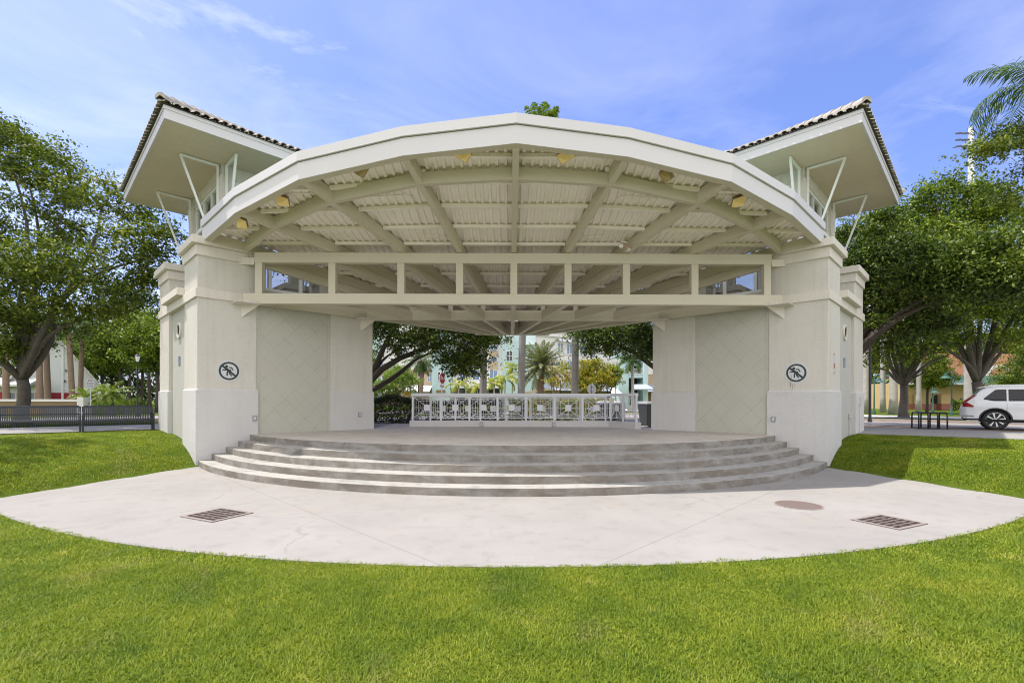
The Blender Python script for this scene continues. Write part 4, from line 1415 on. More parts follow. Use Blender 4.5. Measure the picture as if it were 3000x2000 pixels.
r = thing('lamp_post', 'tall plain black post beside the right tower', 'post', (p.x, p.y, ghz(p.x, p.y)))
MB().lathe([(.10, 0), (.10, .1), (.07, .2), (.06, .6), (.05, 5.4), (.0, 5.4)], 14).build('shaft', M['black'], r, smooth='auto')
MB().lathe([(.10, 5.4), (.10, 5.46), (.16, 5.8), (.0, 5.95)], 10).build('lantern', M['lampglass'], r, smooth='auto')
lampB = None
for px, hx, hy, Y, lab in ((2561, 2577, 1117, 38, 'green street lamp with hanging shade by the white palm trunks'), (2788, 2770, 1105, 36, 'green street lamp with hanging shade in front of the yellow building'),
                           (2733, 2738, 1148, 44, 'small distant green street lamp by the yellow building door')):
    p, h_ = at(px, 1190, Y), at(hx, hy, Y)
    zg = ghz(p.x, p.y)
    r = thing('green_lamp', lab, 'street lamp', (p.x, p.y, zg), 0, 'green shaded street lamps')
    dz, dx = h_.z - zg, h_.x - p.x
    MB().lathe([(.11, 0), (.11, .2), (.065, .3), (.05, 1.2), (.04, dz + .45), (0, dz + .5)], 12).build('post', M['greenpost'], r, smooth='auto')
    MB().tube([(0, 0, dz + .30), (dx * .5, 0, dz + .42), (dx, 0, dz + .28)], .025, 8).build('arm', M['greenpost'], r, smooth=True)
    MB().lathe([(.03, .30), (.10, .26), (.11, .12), (.20, .06), (.36, -.08), (.34, -.08), (.0, .0)], 18, (dx, 0, dz)).build('shade', M['greenpost'], r, smooth='auto')

def text(name, body_, size, mat, parent, Mx, align='CENTER'):
    c = bpy.data.curves.new(name, 'FONT')
    c.body, c.size, c.align_x, c.align_y, c.extrude = body_, size, align, 'CENTER', .002
    o = bpy.data.objects.new(name, c)
    COL.objects.link(o)
    c.materials.append(mat)
    bpy.context.view_layer.update()
    me_ = bpy.data.meshes.new_from_object(o.evaluated_get(bpy.context.evaluated_depsgraph_get()))
    bpy.data.objects.remove(o)
    o = link(name, me_, mat, parent)
    o.matrix_local = Mx
    return o
M['stopred'] = plain('stop_red', (0.36, 0.012, 0.02), 0.4, var=0.08)
M['lettering'] = plain('white_lettering', (0.80, 0.80, 0.80), 0.5, var=0.02)
M['ink'] = plain('black_lettering', (0.03, 0.03, 0.035), 0.5, var=0.05)
# stop sign, turned well away so that it reads narrow
Y = 31.0
p = at(1296, 1107.5, Y)
zg = ghz(p.x, p.y)
r = thing('stop_sign', 'red octagonal stop sign turned aside, above the railing', 'sign', (p.x, p.y, zg), math.radians(66))
hz_ = p.z - zg
MB().box(-.03, .03, .02, .07, 0, hz_ + .35).build('post', M['steel'], r)
a8 = [(.395 * math.cos(PI / 8 + k * PI / 4), .395 * math.sin(PI / 8 + k * PI / 4)) for k in range(8)]
def octo(k, y0, y1):
    mb = MB()
    vs = [(a * k, y0, b_ * k + hz_) for a, b_ in a8] + [(a * k, y1, b_ * k + hz_) for a, b_ in a8]
    return mb.add(vs, [tuple(range(8)), tuple(range(15, 7, -1))] + [(i, 8 + i, 8 + (i + 1) % 8, (i + 1) % 8) for i in range(8)])
octo(1.0, .0, .019).build('border', M['lettering'], r)
octo(.94, -.004, -.0005).build('face', M['stopred'], r)
text('lettering', 'STOP', .33, M['lettering'], r, Matrix.Translation((0, -.008, hz_)) @ Matrix.Rotation(PI / 2, 4, 'X'))
sp_ = MB().box(-.22, .22, .0, .015, hz_ - .58, hz_ - .43).build('supplementary_plate', M['stopred'], r)
MB().box(-.20, .20, -.003, -.0005, hz_ - .46, hz_ - .44).box(-.15, .15, -.003, -.0005, hz_ - .52, hz_ - .49).build('lettering', M['lettering'], sp_)
# back of another sign
p = at(1734, 1140, 31.0)
zg = ghz(p.x, p.y)
r = thing('sign_back', 'bare metal back of an octagonal sign above the railing', 'sign', (p.x, p.y, zg), math.radians(25))
hz_ = p.z - zg
MB().box(-.03, .03, -.07, -.02, 0, hz_ + .40).build('post', M['steel'], r)
octo(.9, .0, .012).build('plate', M['signwhite'], r)
MB().box(-.10, .10, -.075, -.001, hz_ - .17, hz_ - .14).box(-.10, .10, -.075, -.001, hz_ + .14, hz_ + .17).build('clamp', M['ink'], r)
# white text sign behind the benches
p = at(265, 1123, 27.0)
zg = ghz(p.x, p.y)
r = thing('notice_post', 'small white rectangular text sign on a thin white post behind the benches', 'sign', (p.x, p.y, zg), math.radians(30))
hz_ = p.z - zg
MB().tube([(0, .03, 0), (0, .03, hz_ + .28)], .028, 8).build('post', M['signwhite'], r)
MB().box(-.15, .15, -.006, .006, hz_ - .26, hz_ + .26).build('board', M['signwhite'], r, bevel=.003)
for s_, tx, sz in ((.165, 'DO', .13), (.0, 'NOT', .13), (-.165, 'ENTER', .085)):
    text('lettering', tx, sz, M['ink'], r, Matrix.Translation((0, -.0085, hz_ + s_)) @ Matrix.Rotation(PI / 2, 4, 'X'))
M['yellow'] = plain('sign_yellow', (0.75, 0.45, 0.02), 0.4, var=0.05)
for px, py, Yd, mt, lab, sz in ((1192, 1152, 26, 'yellow', 'small yellow sign above the dark hedge', .12), (1113, 1157, 26, 'signwhite', 'small white sign above the dark hedge', .11)):
    p = at(px, py, Yd)
    zg = ghz(p.x, p.y)
    r = thing('small_sign', lab, 'sign', (p.x, p.y, zg))
    MB().tube([(0, .02, 0), (0, .02, p.z - zg)], .018, 6).build('post', M['steel'], r)
    MB().box(-sz, sz, -.008, .008, p.z - zg - sz, p.z - zg + sz).build('board', M[mt], r, bevel=.004)
# stadium light mast
p = at(2845, 372, 62.0)
zg = ghz(p.x, p.y)
r = thing('floodlight_mast', 'tall white floodlight mast rising behind the right trees', 'light mast', (p.x, p.y, zg))
hz_ = p.z - zg
MB().lathe([(.42, 0), (.40, 8), (.33, hz_ * .7), (.28, hz_), (0, hz_)], 18).build('mast', M['lettering'], r, smooth='auto')
ca = MB()
for k in range(3):
    ca.box(-1.9, .2, -.06, .06, hz_ - .9 - k * .85, hz_ - .8 - k * .85)
ca.build('crossarm', M['steel'], r)
for k in range(3):
    for j in range(2):
        x0_ = -1.75 + j * .85
        MB().hexa([(x0_ - .3, -.5, hz_ - 1.05 - k * .85 - .12), (x0_ + .3, -.5, hz_ - 1.05 - k * .85 - .12), (x0_ + .3, .1, hz_ - 1.05 - k * .85 + .1), (x0_ - .3, .1, hz_ - 1.05 - k * .85 + .1)],
                  [(x0_ - .2, -.4, hz_ - 1.05 - k * .85 + .12), (x0_ + .2, -.4, hz_ - 1.05 - k * .85 + .12), (x0_ + .2, .1, hz_ - 1.05 - k * .85 + .3), (x0_ - .2, .1, hz_ - 1.05 - k * .85 + .3)]).build('lamp_head', M['black'], r)
# ------------------------------------------------------------------ buildings
def wall_box(a, b_, t_):
    pass
M['siding'] = plain('white_siding', (0.72, 0.73, 0.73), 0.6, var=0.04, scale=2)
M['redband'] = plain('red_band', (0.30, 0.015, 0.03), 0.6, var=0.08)
M['greywall'] = plain('grey_green_wall', (0.42, 0.42, 0.37), 0.7, var=0.06)
M['palerof'] = plain('pale_roof_tiles', (0.62, 0.60, 0.56), 0.7, var=0.12, scale=4, bmp=.4, bscale=12)
M['darkglass'] = plain('dark_panes', (0.02, 0.03, 0.035), 0.1, var=0.3, spec=.8)
M['tanwall'] = stucco('tan_wall', (0.50, 0.38, 0.26))
M['brownwall'] = plain('brown_wall', (0.24, 0.16, 0.085), 0.8, var=0.12)
M['creamwall'] = stucco('pale_cream_wall', (0.76, 0.725, 0.70))
M['tealwall'] = stucco('teal_wall', (0.50, 0.63, 0.645))
M['blueglass'] = plain('blue_panes', (0.16, 0.22, 0.34), 0.1, var=0.4, scale=1.5, spec=.8)
M['awning'] = plain('white_awning', (0.68, 0.70, 0.73), 0.5, var=0.05)
M['greyawning'] = plain('blue_grey_roof', (0.34, 0.38, 0.44), 0.5, var=0.06)
M['ochre'] = stucco('ochre_wall', (0.55, 0.40, 0.19))
M['orange'] = stucco('orange_wall', (0.55, 0.25, 0.15))
M['brick'] = plain('brick_base', (0.33, 0.13, 0.09), 0.8, var=0.2, scale=9)
M['greenawn'] = plain('green_awning', (0.03, 0.10, 0.075), 0.5, var=0.1)

def px_box(mb, x0, x1, y0, y1, Y, d0, d1, zmin=None):
    """box on a frontal facade at depth Y: photo px extents, d0..d1 = distance behind (+) / in front (-) of the facade"""
    a, b_ = at(x0, y1, Y), at(x1, y0, Y)
    z0 = a.z if zmin is None else zmin
    return mb.box(a.x, b_.x, Y + d0, Y + d1, z0, b_.z)
def window_px(parent, x0, x1, y0, y1, Y, glass='blueglass', nx_=2, nz_=2, fr=1.3, frame='lettering'):
    f = MB()
    a, b_ = at(x0, y1, Y), at(x1, y0, Y)
    t = fr * Y / FPX
    f.box(a.x - t, b_.x + t, Y - .10, Y - .003, b_.z, b_.z + t).box(a.x - t, b_.x + t, Y - .14, Y - .003, a.z - t, a.z)
    f.box(a.x - t, a.x, Y - .10, Y - .003, a.z, b_.z).box(b_.x, b_.x + t, Y - .10, Y - .003, a.z, b_.z)
    for k in range(1, nx_):
        x = a.x + (b_.x - a.x) * k / nx_
        f.box(x - t * .35, x + t * .35, Y - .08, Y - .02, a.z, b_.z)
    for k in range(1, nz_):
        z = a.z + (b_.z - a.z) * k / nz_
        f.box(a.x, b_.x, Y - .075, Y - .02, z - t * .35, z + t * .35)
    fo = f.build('window', M[frame], parent)
    MB().box(a.x, b_.x, Y - .03, Y - .004, a.z, b_.z).build('pane', M[glass], fo)
    return fo

# white gabled hall with a red band (left), set on the 45 degree grid
hall = thing('gabled_hall', 'white gabled hall with a dark red band, behind the left oak', 'building')
P0 = at(160, 1128, 46.0)
zg = ghz(-40, 46) - .2
hm = Matrix.Translation((P0.x, P0.y, 0)) @ Matrix.Rotation(math.radians(42), 4, 'Z')
def hpx(px, py):
    lo, hi = -14.0, 14.0
    for _ in range(60):
        m_ = (lo + hi) / 2
        pt = hm @ Vector((m_, 0, 0))
        if at(px, py, pt.y).x > pt.x: lo = m_
        else: hi = m_
    pt = hm @ Vector((m_, 0, 0))
    return m_, at(px, py, pt.y).z
(ax_h, az_h), (xr_h, zr_h) = hpx(160, 985), hpx(288, 1128)
xl_h = 2 * ax_h - xr_h
prof = [(xl_h, zg), (xr_h, zg), (xr_h, zr_h), (ax_h, az_h), (xl_h, zr_h)]
vs_ = [(x, 0, z) for x, z in prof] + [(x, 14, z) for x, z in prof]
MB().add(vs_, [(0, 1, 2, 3, 4), (9, 8, 7, 6, 5)] + [(i, 5 + i, 5 + (i + 1) % 5, (i + 1) % 5) for i in range(5)]).xf(hm).build('wall', M['siding'], hall)
MB().box(xl_h + .01, xr_h - .01, -.06, -.003, zg, hpx(160, 1150)[1]).xf(hm).build('base_band', M['redband'], hall)
rf = MB()
for xe in (xl_h, xr_h):
    d = Vector((xe - ax_h, 0, zr_h - az_h)).normalized()
    a, b_ = Vector((ax_h, -.6, az_h + .02)), Vector((xe, -.6, zr_h + .02)) + d * .5
    up = Vector((0, 0, .24))
    yy = Vector((0, 15.2, 0))
    rf.hexa([a, b_, b_ + yy, a + yy], [a + up, b_ + up, b_ + yy + up, a + yy + up])
rf.xf(hm).build('roof', M['palerof'], hall)
xt = hpx(183, 1080)[0]
MB().box(xt - .08, xt + .08, -.10, -.061, zg, hpx(183, 1012)[1]).xf(hm).build('trim', M['lettering'], hall)
for x0_, y0_ in ((193, 1085), (209, 1094), (190, 1116)):
    x_, z_ = hpx(x0_, y0_)
    MB().box(x_ - .04, x_ + .04, -.2, -.003, z_ - .1, z_ + .1).xf(hm).build('wall_lamp', M['black'], hall)
wing = thing('low_wing', 'low grey wing with a pale tiled roof left of the white hall', 'building')
Yw = 44.0
px_box(MB(), -260, 117, 1128, 1230, Yw, 0, .5, zg).build('wall', M['greywall'], wing)
a, b_ = at(-260, 1131, Yw), at(117, 1131, Yw)
MB().hexa([(a.x - .3, Yw - .8, a.z), (b_.x - .2, Yw - .8, a.z), (b_.x - .6, Yw + .7, a.z + .65), (a.x, Yw + .7, a.z + .65)], [(a.x - .3, Yw - .8, a.z + .2), (b_.x - .2, Yw - .8, a.z + .2), (b_.x - .6, Yw + .7, a.z + .85), (a.x, Yw + .7, a.z + .85)]).build('roof', M['palerof'], wing)
for x0_, x1_ in ((30, 47), (78, 105)):
    window_px(wing, x0_, x1_, 1150, 1172, Yw, 'darkglass', 1, 1, .8)
for x0_, x1_ in ((-10, 7), (8.5, 13), (106, 111)):
    px_box(MB(), x0_, x1_, 1148, 1185, Yw, -.05, -.003).build('red_panel', M['redband'], wing)
# low boundary wall with cream coping
Yb = 31.0
lw = thing('boundary_wall', 'low brown wall with cream coping and an end pillar behind the benches', 'wall')
a, b_ = at(-300, 1168, Yb), at(229, 1168, Yb)
MB().box(a.x, b_.x, Yb, Yb + .25, .6, a.z - .16).build('panel', M['brownwall'], lw)
MB().box(a.x, b_.x, Yb - .06, Yb + .31, a.z - .158, a.z).build('coping', M['creamwall'], lw)
pa, pb_ = at(229.5, 1163, Yb), at(248, 1163, Yb)
MB().box(pa.x, pb_.x, Yb - .10, Yb + .35, .6, pa.z).build('pillar', M['creamwall'], lw)

# apartment block behind the stage
apt = thing('apartment_block', 'long cream and tan apartment block with teal stair towers behind the stage', 'building')
Y = 78.0
zg = .9
def blk(name, x0, x1, ytop, mat, d0=0., d1=12., zmin=zg, ybot=1200):
    return px_box(MB(), x0, x1, ytop, ybot, Y, d0, d1, zmin).build(name, M[mat], apt)
zs_ = at(1200, 1087, Y).z
blk('wall', 700, 1268, 1087.3, 'tanwall', .0)
blk('wall', 1116, 1268, 940, 'creamwall', .02, 12, zs_)
blk('stair_tower', 1045, 1115.5, 900, 'tealwall', -.9)
blk('wall', 700, 1044, 940, 'creamwall', .02, 12, zs_)
MB().box(at(700, 1087, Y).x, at(1268, 1087, Y).x, Y - .18, Y - .0, zs_, zs_ + .25).build('string_course', M['tanwall'], apt)
blk('stair_tower', 1268.5, 1322, 925, 'tealwall', -1.2)
zl = at(1300, 1131, Y).z
blk('wall', 1322.5, 1470, 930, 'creamwall', 1.5)
for x0_, x1_ in ((1346, 1364), (1434, 1458)):
    blk('bay', x0_, x1_, 940, 'tanwall', 1.2, 1.6)
blk('shop_wall', 1365, 1422, 1132, 'tanwall', 1.1, 1.5)
blk('stair_tower', 1470.5, 1568, 900, 'tealwall', -1.6)
for yt, yb in ((985, 1003), (1029, 1056), (1083, 1098), (940, 968)):
    window_px(apt, 1484, 1501, yt, yb, Y - 1.6, 'darkglass')
window_px(apt, 1537, 1551, 1090, 1112, Y - 1.6, 'darkglass')
for x0_, x1_, y0_, y1_, yo in ((1254.5, 1262.5, 1094, 1117, 0), (1118, 1130, 1064, 1082, 0), (1142, 1156, 1060, 1079, 0), (1284, 1298, 1090, 1112, -1.2),
                              (1222, 1236, 1020, 1042, 0), (1180, 1194, 1020, 1042, 0)):
    window_px(apt, x0_, x1_, y0_, y1_, Y + yo, 'blueglass' if yo == 0 else 'darkglass')
for y0_, y1_ in ((1047, 1058), (1085, 1112), (1000, 1026)):
    window_px(apt, 1435.5, 1456.5, y0_, y1_, Y + 1.2, 'blueglass', 2, 1)
    window_px(apt, 1347, 1363, y0_, y1_, Y + 1.2, 'blueglass', 2, 1)
    window_px(apt, 1385, 1404, y0_, y1_, Y + 1.5, 'blueglass', 2, 1)
# lower roofs and shopfronts
def lean_to(x0, x1, ytop, ybot, mat, run=2.5, Yf=None, name='awning'):
    Yf = Yf or Y
    a, b_ = at(x0, ytop, Yf), at(x1, ybot, Yf)
    return MB().hexa([(a.x, Yf - run, b_.z - .08), (b_.x, Yf - run, b_.z - .08), (b_.x, Yf - .02, a.z - .08), (a.x, Yf - .02, a.z - .08)],
                     [(a.x, Yf - run, b_.z), (b_.x, Yf - run, b_.z), (b_.x, Yf - .02, a.z), (a.x, Yf - .02, a.z)]).build(name, M[mat], apt)
lean_to(1195, 1267, 1128, 1147, 'awning', 3.0)
lean_to(1090, 1160, 1135, 1150, 'awning', 3.0)
px_box(MB(), 1322, 1468, 1131, 1136, Y - 1.7, 0, 3).build('shop_canopy', M['lettering'], apt)
for x0_, x1_ in ((1326, 1362), (1380, 1404), (1432, 1462)):
    px_box(MB(), x0_, x1_, 1141, 1185, Y + 1.1, -.2, -.02).build('shop_window', M['darkglass'], apt)
for x0_ in (1324, 1364, 1406, 1466):
    px_box(MB(), x0_, x0_ + 1.6, 1136, 1200, Y - 1.6, 0, .1, zg).build('column', M['lettering'], apt)
px_box(MB(), 1278, 1305, 1142, 1150, Y - 1.2, -.1, -.02).build('door_head', M['brownwall'], apt)
# receding right wing
wing_ = thing('apartment_wing', 'cream apartment wing with striped awnings receding behind the date palm', 'building')
A, B = at(1568.5, 1190, 77.0), at(1960, 1190, 92.0)
d_ = Vector((B.x - A.x, B.y - A.y, 0)); Lw = d_.length
fm = Matrix.Translation((A.x, A.y, 0)) @ Matrix.Rotation(math.atan2(d_.y, d_.x), 4, 'Z')
def wpx(px, py):
    """local (x, z) on the wing facade seen at photo pixel"""
    lo, hi = 0.0, Lw
    for _ in range(50):
        m_ = (lo + hi) / 2
        pt = fm @ Vector((m_, 0, 0))
        if at(px, py, pt.y).x > pt.x: lo = m_
        else: hi = m_
    pt = fm @ Vector((m_, 0, 0))
    return m_, at(px, py, pt.y).z
ztan = wpx(1575, 1083)[1]
ztop = wpx(1640, 972)[1]
MB().box(0, Lw, 0, 10, zg, ztan).xf(fm).build('wall', M['tanwall'], wing_)
MB().box(0, Lw, .04, 10, ztan, ztop).xf(fm).build('wall', M['creamwall'], wing_)
MB().box(0, Lw, -.12, .04, ztan - .05, ztan + .3).box(-.0, Lw, -.35, .04, ztop - .9, ztop - .5).xf(fm).build('string_course', M['creamwall'], wing_)
MB().box(-.3, Lw, -.6, 10, ztop + .001, ztop + .35).xf(fm).build('eaves', M['lettering'], wing_)
MB().hexa([(-.3, -.7, ztop + .36), (Lw, -.7, ztop + .36), (Lw, 10, ztop + .36), (-.3, 10, ztop + .36)], [(-.3, 3.5, ztop + 2.6), (Lw, 3.5, ztop + 2.6), (Lw, 6, ztop + 2.6), (-.3, 6, ztop + 2.6)]).xf(fm).build('roof', M['awning'], wing_)
def wwin(px0, px1, py0, py1, aw=True):
    (x0_, z1_), (x1_, z0_) = wpx(px0, py0), wpx(px1, py1)
    z0_ = z1_ - 1.55
    f = MB()
    t = .09
    f.box(x0_ - t, x1_ + t, -.07, .038, z1_, z1_ + t).box(x0_ - t, x1_ + t, -.12, .038, z0_ - t, z0_).box(x0_ - t, x0_, -.07, .038, z0_, z1_).box(x1_, x1_ + t, -.07, .038, z0_, z1_)
    f.box((x0_ + x1_) / 2 - .04, (x0_ + x1_) / 2 + .04, -.06, .03, z0_, z1_)
    fo = f.xf(fm).build('window', M['lettering'], wing_)
    MB().box(x0_, x1_, .01, .035, z0_, z1_).xf(fm).build('pane', M['blueglass'], fo)
    if aw:
        MB().hexa([(x0_ - .25, -1.0, z1_ + .25), (x1_ + .25, -1.0, z1_ + .25), (x1_ + .25, .03, z1_ + .85), (x0_ - .25, .03, z1_ + .85)],
                  [(x0_ - .25, -1.0, z1_ + .31), (x1_ + .25, -1.0, z1_ + .31), (x1_ + .25, .03, z1_ + .91), (x0_ - .25, .03, z1_ + .91)]).xf(fm).build('awning', M['awning'], wing_)
wwin(1634, 1648, 1005, 1026); wwin(1661, 1675, 1009, 1029); wwin(1700, 1714, 1013, 1032); wwin(1730, 1743, 1016, 1034); wwin(1880, 1892, 1030, 1046)
for a_ in ((1634, 1648, 1056, 1072), (1662, 1676, 1057, 1073), (1700, 1714, 1058, 1074), (1880, 1892, 1066, 1080)): wwin(*a_, aw=False)
for a_ in ((1591, 1600, 1097, 1120), (1640, 1650, 1099, 1120)): wwin(*a_, aw=False)
x0_, z0_ = wpx(1669, 1049)
text('lettering', 'C', 1.0, M['ink'], wing_, fm @ Matrix.Translation((x0_, .02, z0_)) @ Matrix.Rotation(PI / 2, 4, 'X'))
MB().hexa([(.2, -3.2, zg + 2.5), (Lw, -3.2, zg + 2.5), (Lw, -.02, zg + 3.9), (.2, -.02, zg + 3.9)], [(.2, -3.2, zg + 2.6), (Lw, -3.2, zg + 2.6), (Lw, -.02, zg + 4.0), (.2, -.02, zg + 4.0)]).xf(fm).build('lean_to_roof', M['greyawning'], wing_)
# balcony beside the tall teal tower
bx0, bx1, bz = at(1537, 1008, 75).x, at(1566, 1008, 75).x, at(1550, 1010, 75).z
bal = MB().box(bx0, bx1, 74.4, 76.38, bz, bz + .15).box(bx0, bx1, 74.4, 74.46, bz + 1.1, bz + 1.18)
for k in range(12):
    x = bx0 + (bx1 - bx0) * k / 11
    bal.box(x - .02, x + .02, 74.41, 74.45, bz + .15, bz + 1.1)
bal.build('balcony', M['lettering'], apt)
# beige lean-to canopy by the tall teal tower
sh = thing('shelter', 'low beige shelter with sloping roof below the date palm', 'shelter')
Ys = 60.0
a, b_ = at(1537, 1150, Ys), at(1614, 1138, Ys)
MB().hexa([(a.x, Ys, a.z - .15), (b_.x, Ys, b_.z - .15), (b_.x, Ys + 2.5, b_.z - .15), (a.x, Ys + 2.5, a.z - .15)], [(a.x, Ys, a.z + .1), (b_.x, Ys, b_.z + .05), (b_.x, Ys + 2.5, b_.z + .05), (a.x, Ys + 2.5, a.z + .1)]).build('roof', M['tanwall'], sh)
MB().box(a.x + .2, b_.x - .1, Ys + .3, Ys + 2.2, zg - .2, a.z - .151).build('wall', M['tanwall'], sh)
# teal entrance tower at the right
Y = 58.0
zg = 1.0
ent = thing('entrance_tower', 'teal entrance tower with balcony and grey canopy right of the orange tree', 'building')
px_box(MB(), 1813, 1842, 1066, 1210, Y, 0, 5, zg - .3).build('pillar', M['tealwall'], ent)
px_box(MB(), 1886, 1899, 1040, 1210, Y, 0, 5, zg - .3).build('pillar', M['tealwall'], ent)
px_box(MB(), 1842.2, 1885.8, 1095, 1106, Y, .3, 4).build('spandrel', M['tealwall'], ent)
px_box(MB(), 1842.2, 1885.8, 920, 1068, Y, 1.5, 4).build('wall', M['tealwall'], ent)
px_box(MB(), 1813, 1899, 900, 1040, Y, .5, 5).build('upper_wall', M['tealwall'], ent)
px_box(MB(), 1810, 1845, 1088, 1092, Y, -.15, .0).build('ledge', M['tealwall'], ent)
px_box(MB(), 1842.5, 1885.5, 1068, 1200, Y, 3.0, 3.2, zg).build('glazing', M['darkglass'], ent)
bal = MB()
px_box(bal, 1842, 1886, 1078.5, 1080, Y, .35, .42)
px_box(bal, 1842, 1886, 1093, 1095, Y, .2, 1.4)
for k in range(16):
    px_box(bal, 1843 + k * 2.8, 1843.7 + k * 2.8, 1080, 1093, Y, .36, .41)
bal.build('balcony', M['lettering'], ent)
a, b_ = at(1856, 1125, Y), at(1908, 1140, Y)
MB().hexa([(a.x - .3, Y - 1.6, b_.z - .1), (b_.x, Y - 1.6, b_.z - .1), (b_.x - .6, Y + .0, a.z - .1), (a.x, Y + .0, a.z - .1)], [(a.x - .3, Y - 1.6, b_.z), (b_.x, Y - 1.6, b_.z), (b_.x - .6, Y, a.z), (a.x, Y, a.z)]).build('canopy', M['greyawning'], ent)
a, b_ = at(1782, 1153, Y - 3), at(1818, 1135, Y - 3)
MB().hexa([(a.x, Y - 4, a.z - .1), (b_.x, Y - 4, a.z - .1), (b_.x, Y - .1, b_.z), (a.x + .8, Y - .1, b_.z)], [(a.x, Y - 4, a.z), (b_.x, Y - 4, a.z), (b_.x, Y - .1, b_.z + .1), (a.x + .8, Y - .1, b_.z + .1)]).build('side_awning', M['awning'], ent)

# ochre building with brick base (right)
Y = 50.0
zg = ghz(40, Y) - .1
och = thing('ochre_building', 'ochre building with brick base and green awning behind the right trees', 'building')
zc = at(2800, 1122, Y).z
px_box(MB(), 2646, 3300, 1122, 1215, Y, 0, 10, zg - .3).build('wall', M['ochre'], och)
px_box(MB(), 2646, 3300, 1184, 1215, Y, -.10, -.003, zg - .3).build('brick_base', M['brick'], och)
px_box(MB(), 2800, 3300, 1030, 1095, Y, 2.5, 10).build('upper_wall', M['orange'], och)
a, b_ = at(2640, 1094, Y), at(3310, 1124, Y)
MB().hexa([(a.x, Y - 2.4, b_.z - .1), (b_.x, Y - 2.4, b_.z - .1), (b_.x, Y + 2.6, a.z - .1), (a.x, Y + 2.6, a.z - .1)], [(a.x, Y - 2.4, b_.z), (b_.x, Y - 2.4, b_.z), (b_.x, Y + 2.6, a.z), (a.x, Y + 2.6, a.z)]).build('awning_roof', M['greenawn'], och)
px_box(MB(), 2640, 3310, 1123, 1126, Y - 2.4, -.06, .06).build('gutter', M['signwhite'], och)
for x0_ in (2674, 2744, 2900):
    px_box(MB(), x0_, x0_ + 27 if x0_ != 2674 else x0_ + 14, 1155, 1182, Y, -.55, -.11).build('pillar', M['ochre'], och)
    px_box(MB(), x0_ - 1, x0_ + 28 if x0_ != 2674 else x0_ + 15, 1182, 1215, Y, -.62, -.11, zg - .3).build('pillar_base', M['brick'], och)
for x0_, x1_, y0_, y1_ in ((2736, 2743, 1157, 1183), (2770, 2781, 1156, 1183), (2824, 2834, 1155, 1183), (2655, 2660, 1158, 1183), (2860, 2872, 1156, 1183)):
    px_box(MB(), x0_, x1_, y0_, y1_, Y, -.08, -.004).build('opening', M['darkglass'], och)
for x0_ in (2728, 2783, 2814):
    window_px(och, x0_, x0_ + 6, 1167, 1178, Y, 'greyawning', 1, 1, .8, 'black')
ar = MB()
ca_ = at(2925, 1105, Y + 2.5)
pts_o = [(ca_.x + 1.5 * math.cos(t), ca_.z - .6 + 1.9 * math.sin(t)) for t in np.linspace(0, PI, 13)]
for (xa, za), (xb, zb2) in zip(pts_o[:-1], pts_o[1:]):
    d = Vector((xb - xa, 0, zb2 - za)).normalized()
    ar.bar((xa, Y + 2.44, za), (xb, Y + 2.44, zb2), .1, .25, up=d.cross(Vector((0, 1, 0))), off=-.1)
ar.box(ca_.x - 1.8, ca_.x + 1.8, Y + 2.3, Y + 2.49, ca_.z - .85, ca_.z - .6).build('arch_trim', M['creamwall'], och)
# ------------------------------------------------------------------ vegetation
M['bark'] = plain('oak_bark', (0.115, 0.098, 0.08), 0.9, var=0.55, scale=7, bmp=1.0, bscale=16, streak=.4)
M['darkbark'] = plain('dark_bark', (0.085, 0.065, 0.05), 0.9, var=0.35, scale=4, bmp=0.8, bscale=16)
M['redbark'] = plain('reddish_bark', (0.26, 0.15, 0.10), 0.85, var=0.3, scale=4, bmp=0.6, bscale=16)
M['oakleaf'] = leaf_mat('oak_leaves', [(0.022, 0.036, 0.007), (0.080, 0.12, 0.013), (0.19, 0.235, 0.024), (0.36, 0.36, 0.05)], .24, .55, .28)
M['freshleaf'] = leaf_mat('fresh_leaves', [(0.028, 0.050, 0.008), (0.105, 0.165, 0.017), (0.23, 0.30, 0.03), (0.42, 0.45, 0.07)], .24, .5, .3)
M['darkleaf'] = leaf_mat('dark_leaves', [(0.015, 0.028, 0.007), (0.050, 0.085, 0.012), (0.125, 0.175, 0.022), (0.28, 0.32, 0.055)], .20, .5, .3)
M['limeleaf'] = leaf_mat('pale_green_leaves', [(0.13, 0.20, 0.03), (0.20, 0.28, 0.05), (0.28, 0.36, 0.07)], .4, .5, .4)
M['orangeleaf'] = leaf_mat('orange_leaves', [(0.10, 0.15, 0.02), (0.22, 0.24, 0.03), (0.46, 0.36, 0.04), (0.50, 0.30, 0.04)], .35, .5, .3, 2.2)
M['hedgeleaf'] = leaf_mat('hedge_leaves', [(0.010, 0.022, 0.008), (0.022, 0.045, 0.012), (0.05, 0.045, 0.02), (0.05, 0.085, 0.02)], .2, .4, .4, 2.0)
M['crotonleaf'] = leaf_mat('croton_leaves', [(0.05, 0.12, 0.02), (0.22, 0.28, 0.03), (0.48, 0.42, 0.03), (0.45, 0.24, 0.03)], .3, .4, .5, 2.5)
M['palmleaf'] = leaf_mat('palm_leaflets', [(0.030, 0.065, 0.016), (0.070, 0.125, 0.028), (0.12, 0.17, 0.035)], .25, .5, .25, .4)
M['dateleaf'] = leaf_mat('date_palm_leaflets', [(0.075, 0.10, 0.045), (0.16, 0.19, 0.085), (0.25, 0.26, 0.12), (0.30, 0.26, 0.13)], .2, .45, .5, .9)
M['arecaleaf'] = leaf_mat('yellow_green_leaflets', [(0.12, 0.20, 0.02), (0.25, 0.33, 0.03), (0.40, 0.40, 0.04), (0.52, 0.36, 0.03)], .35, .4, .5, .8)
M['royaltrunk'] = plain('pale_palm_trunk', (0.42, 0.39, 0.345), 0.8, var=0.35, scale=2.5, bmp=.3, bscale=18)
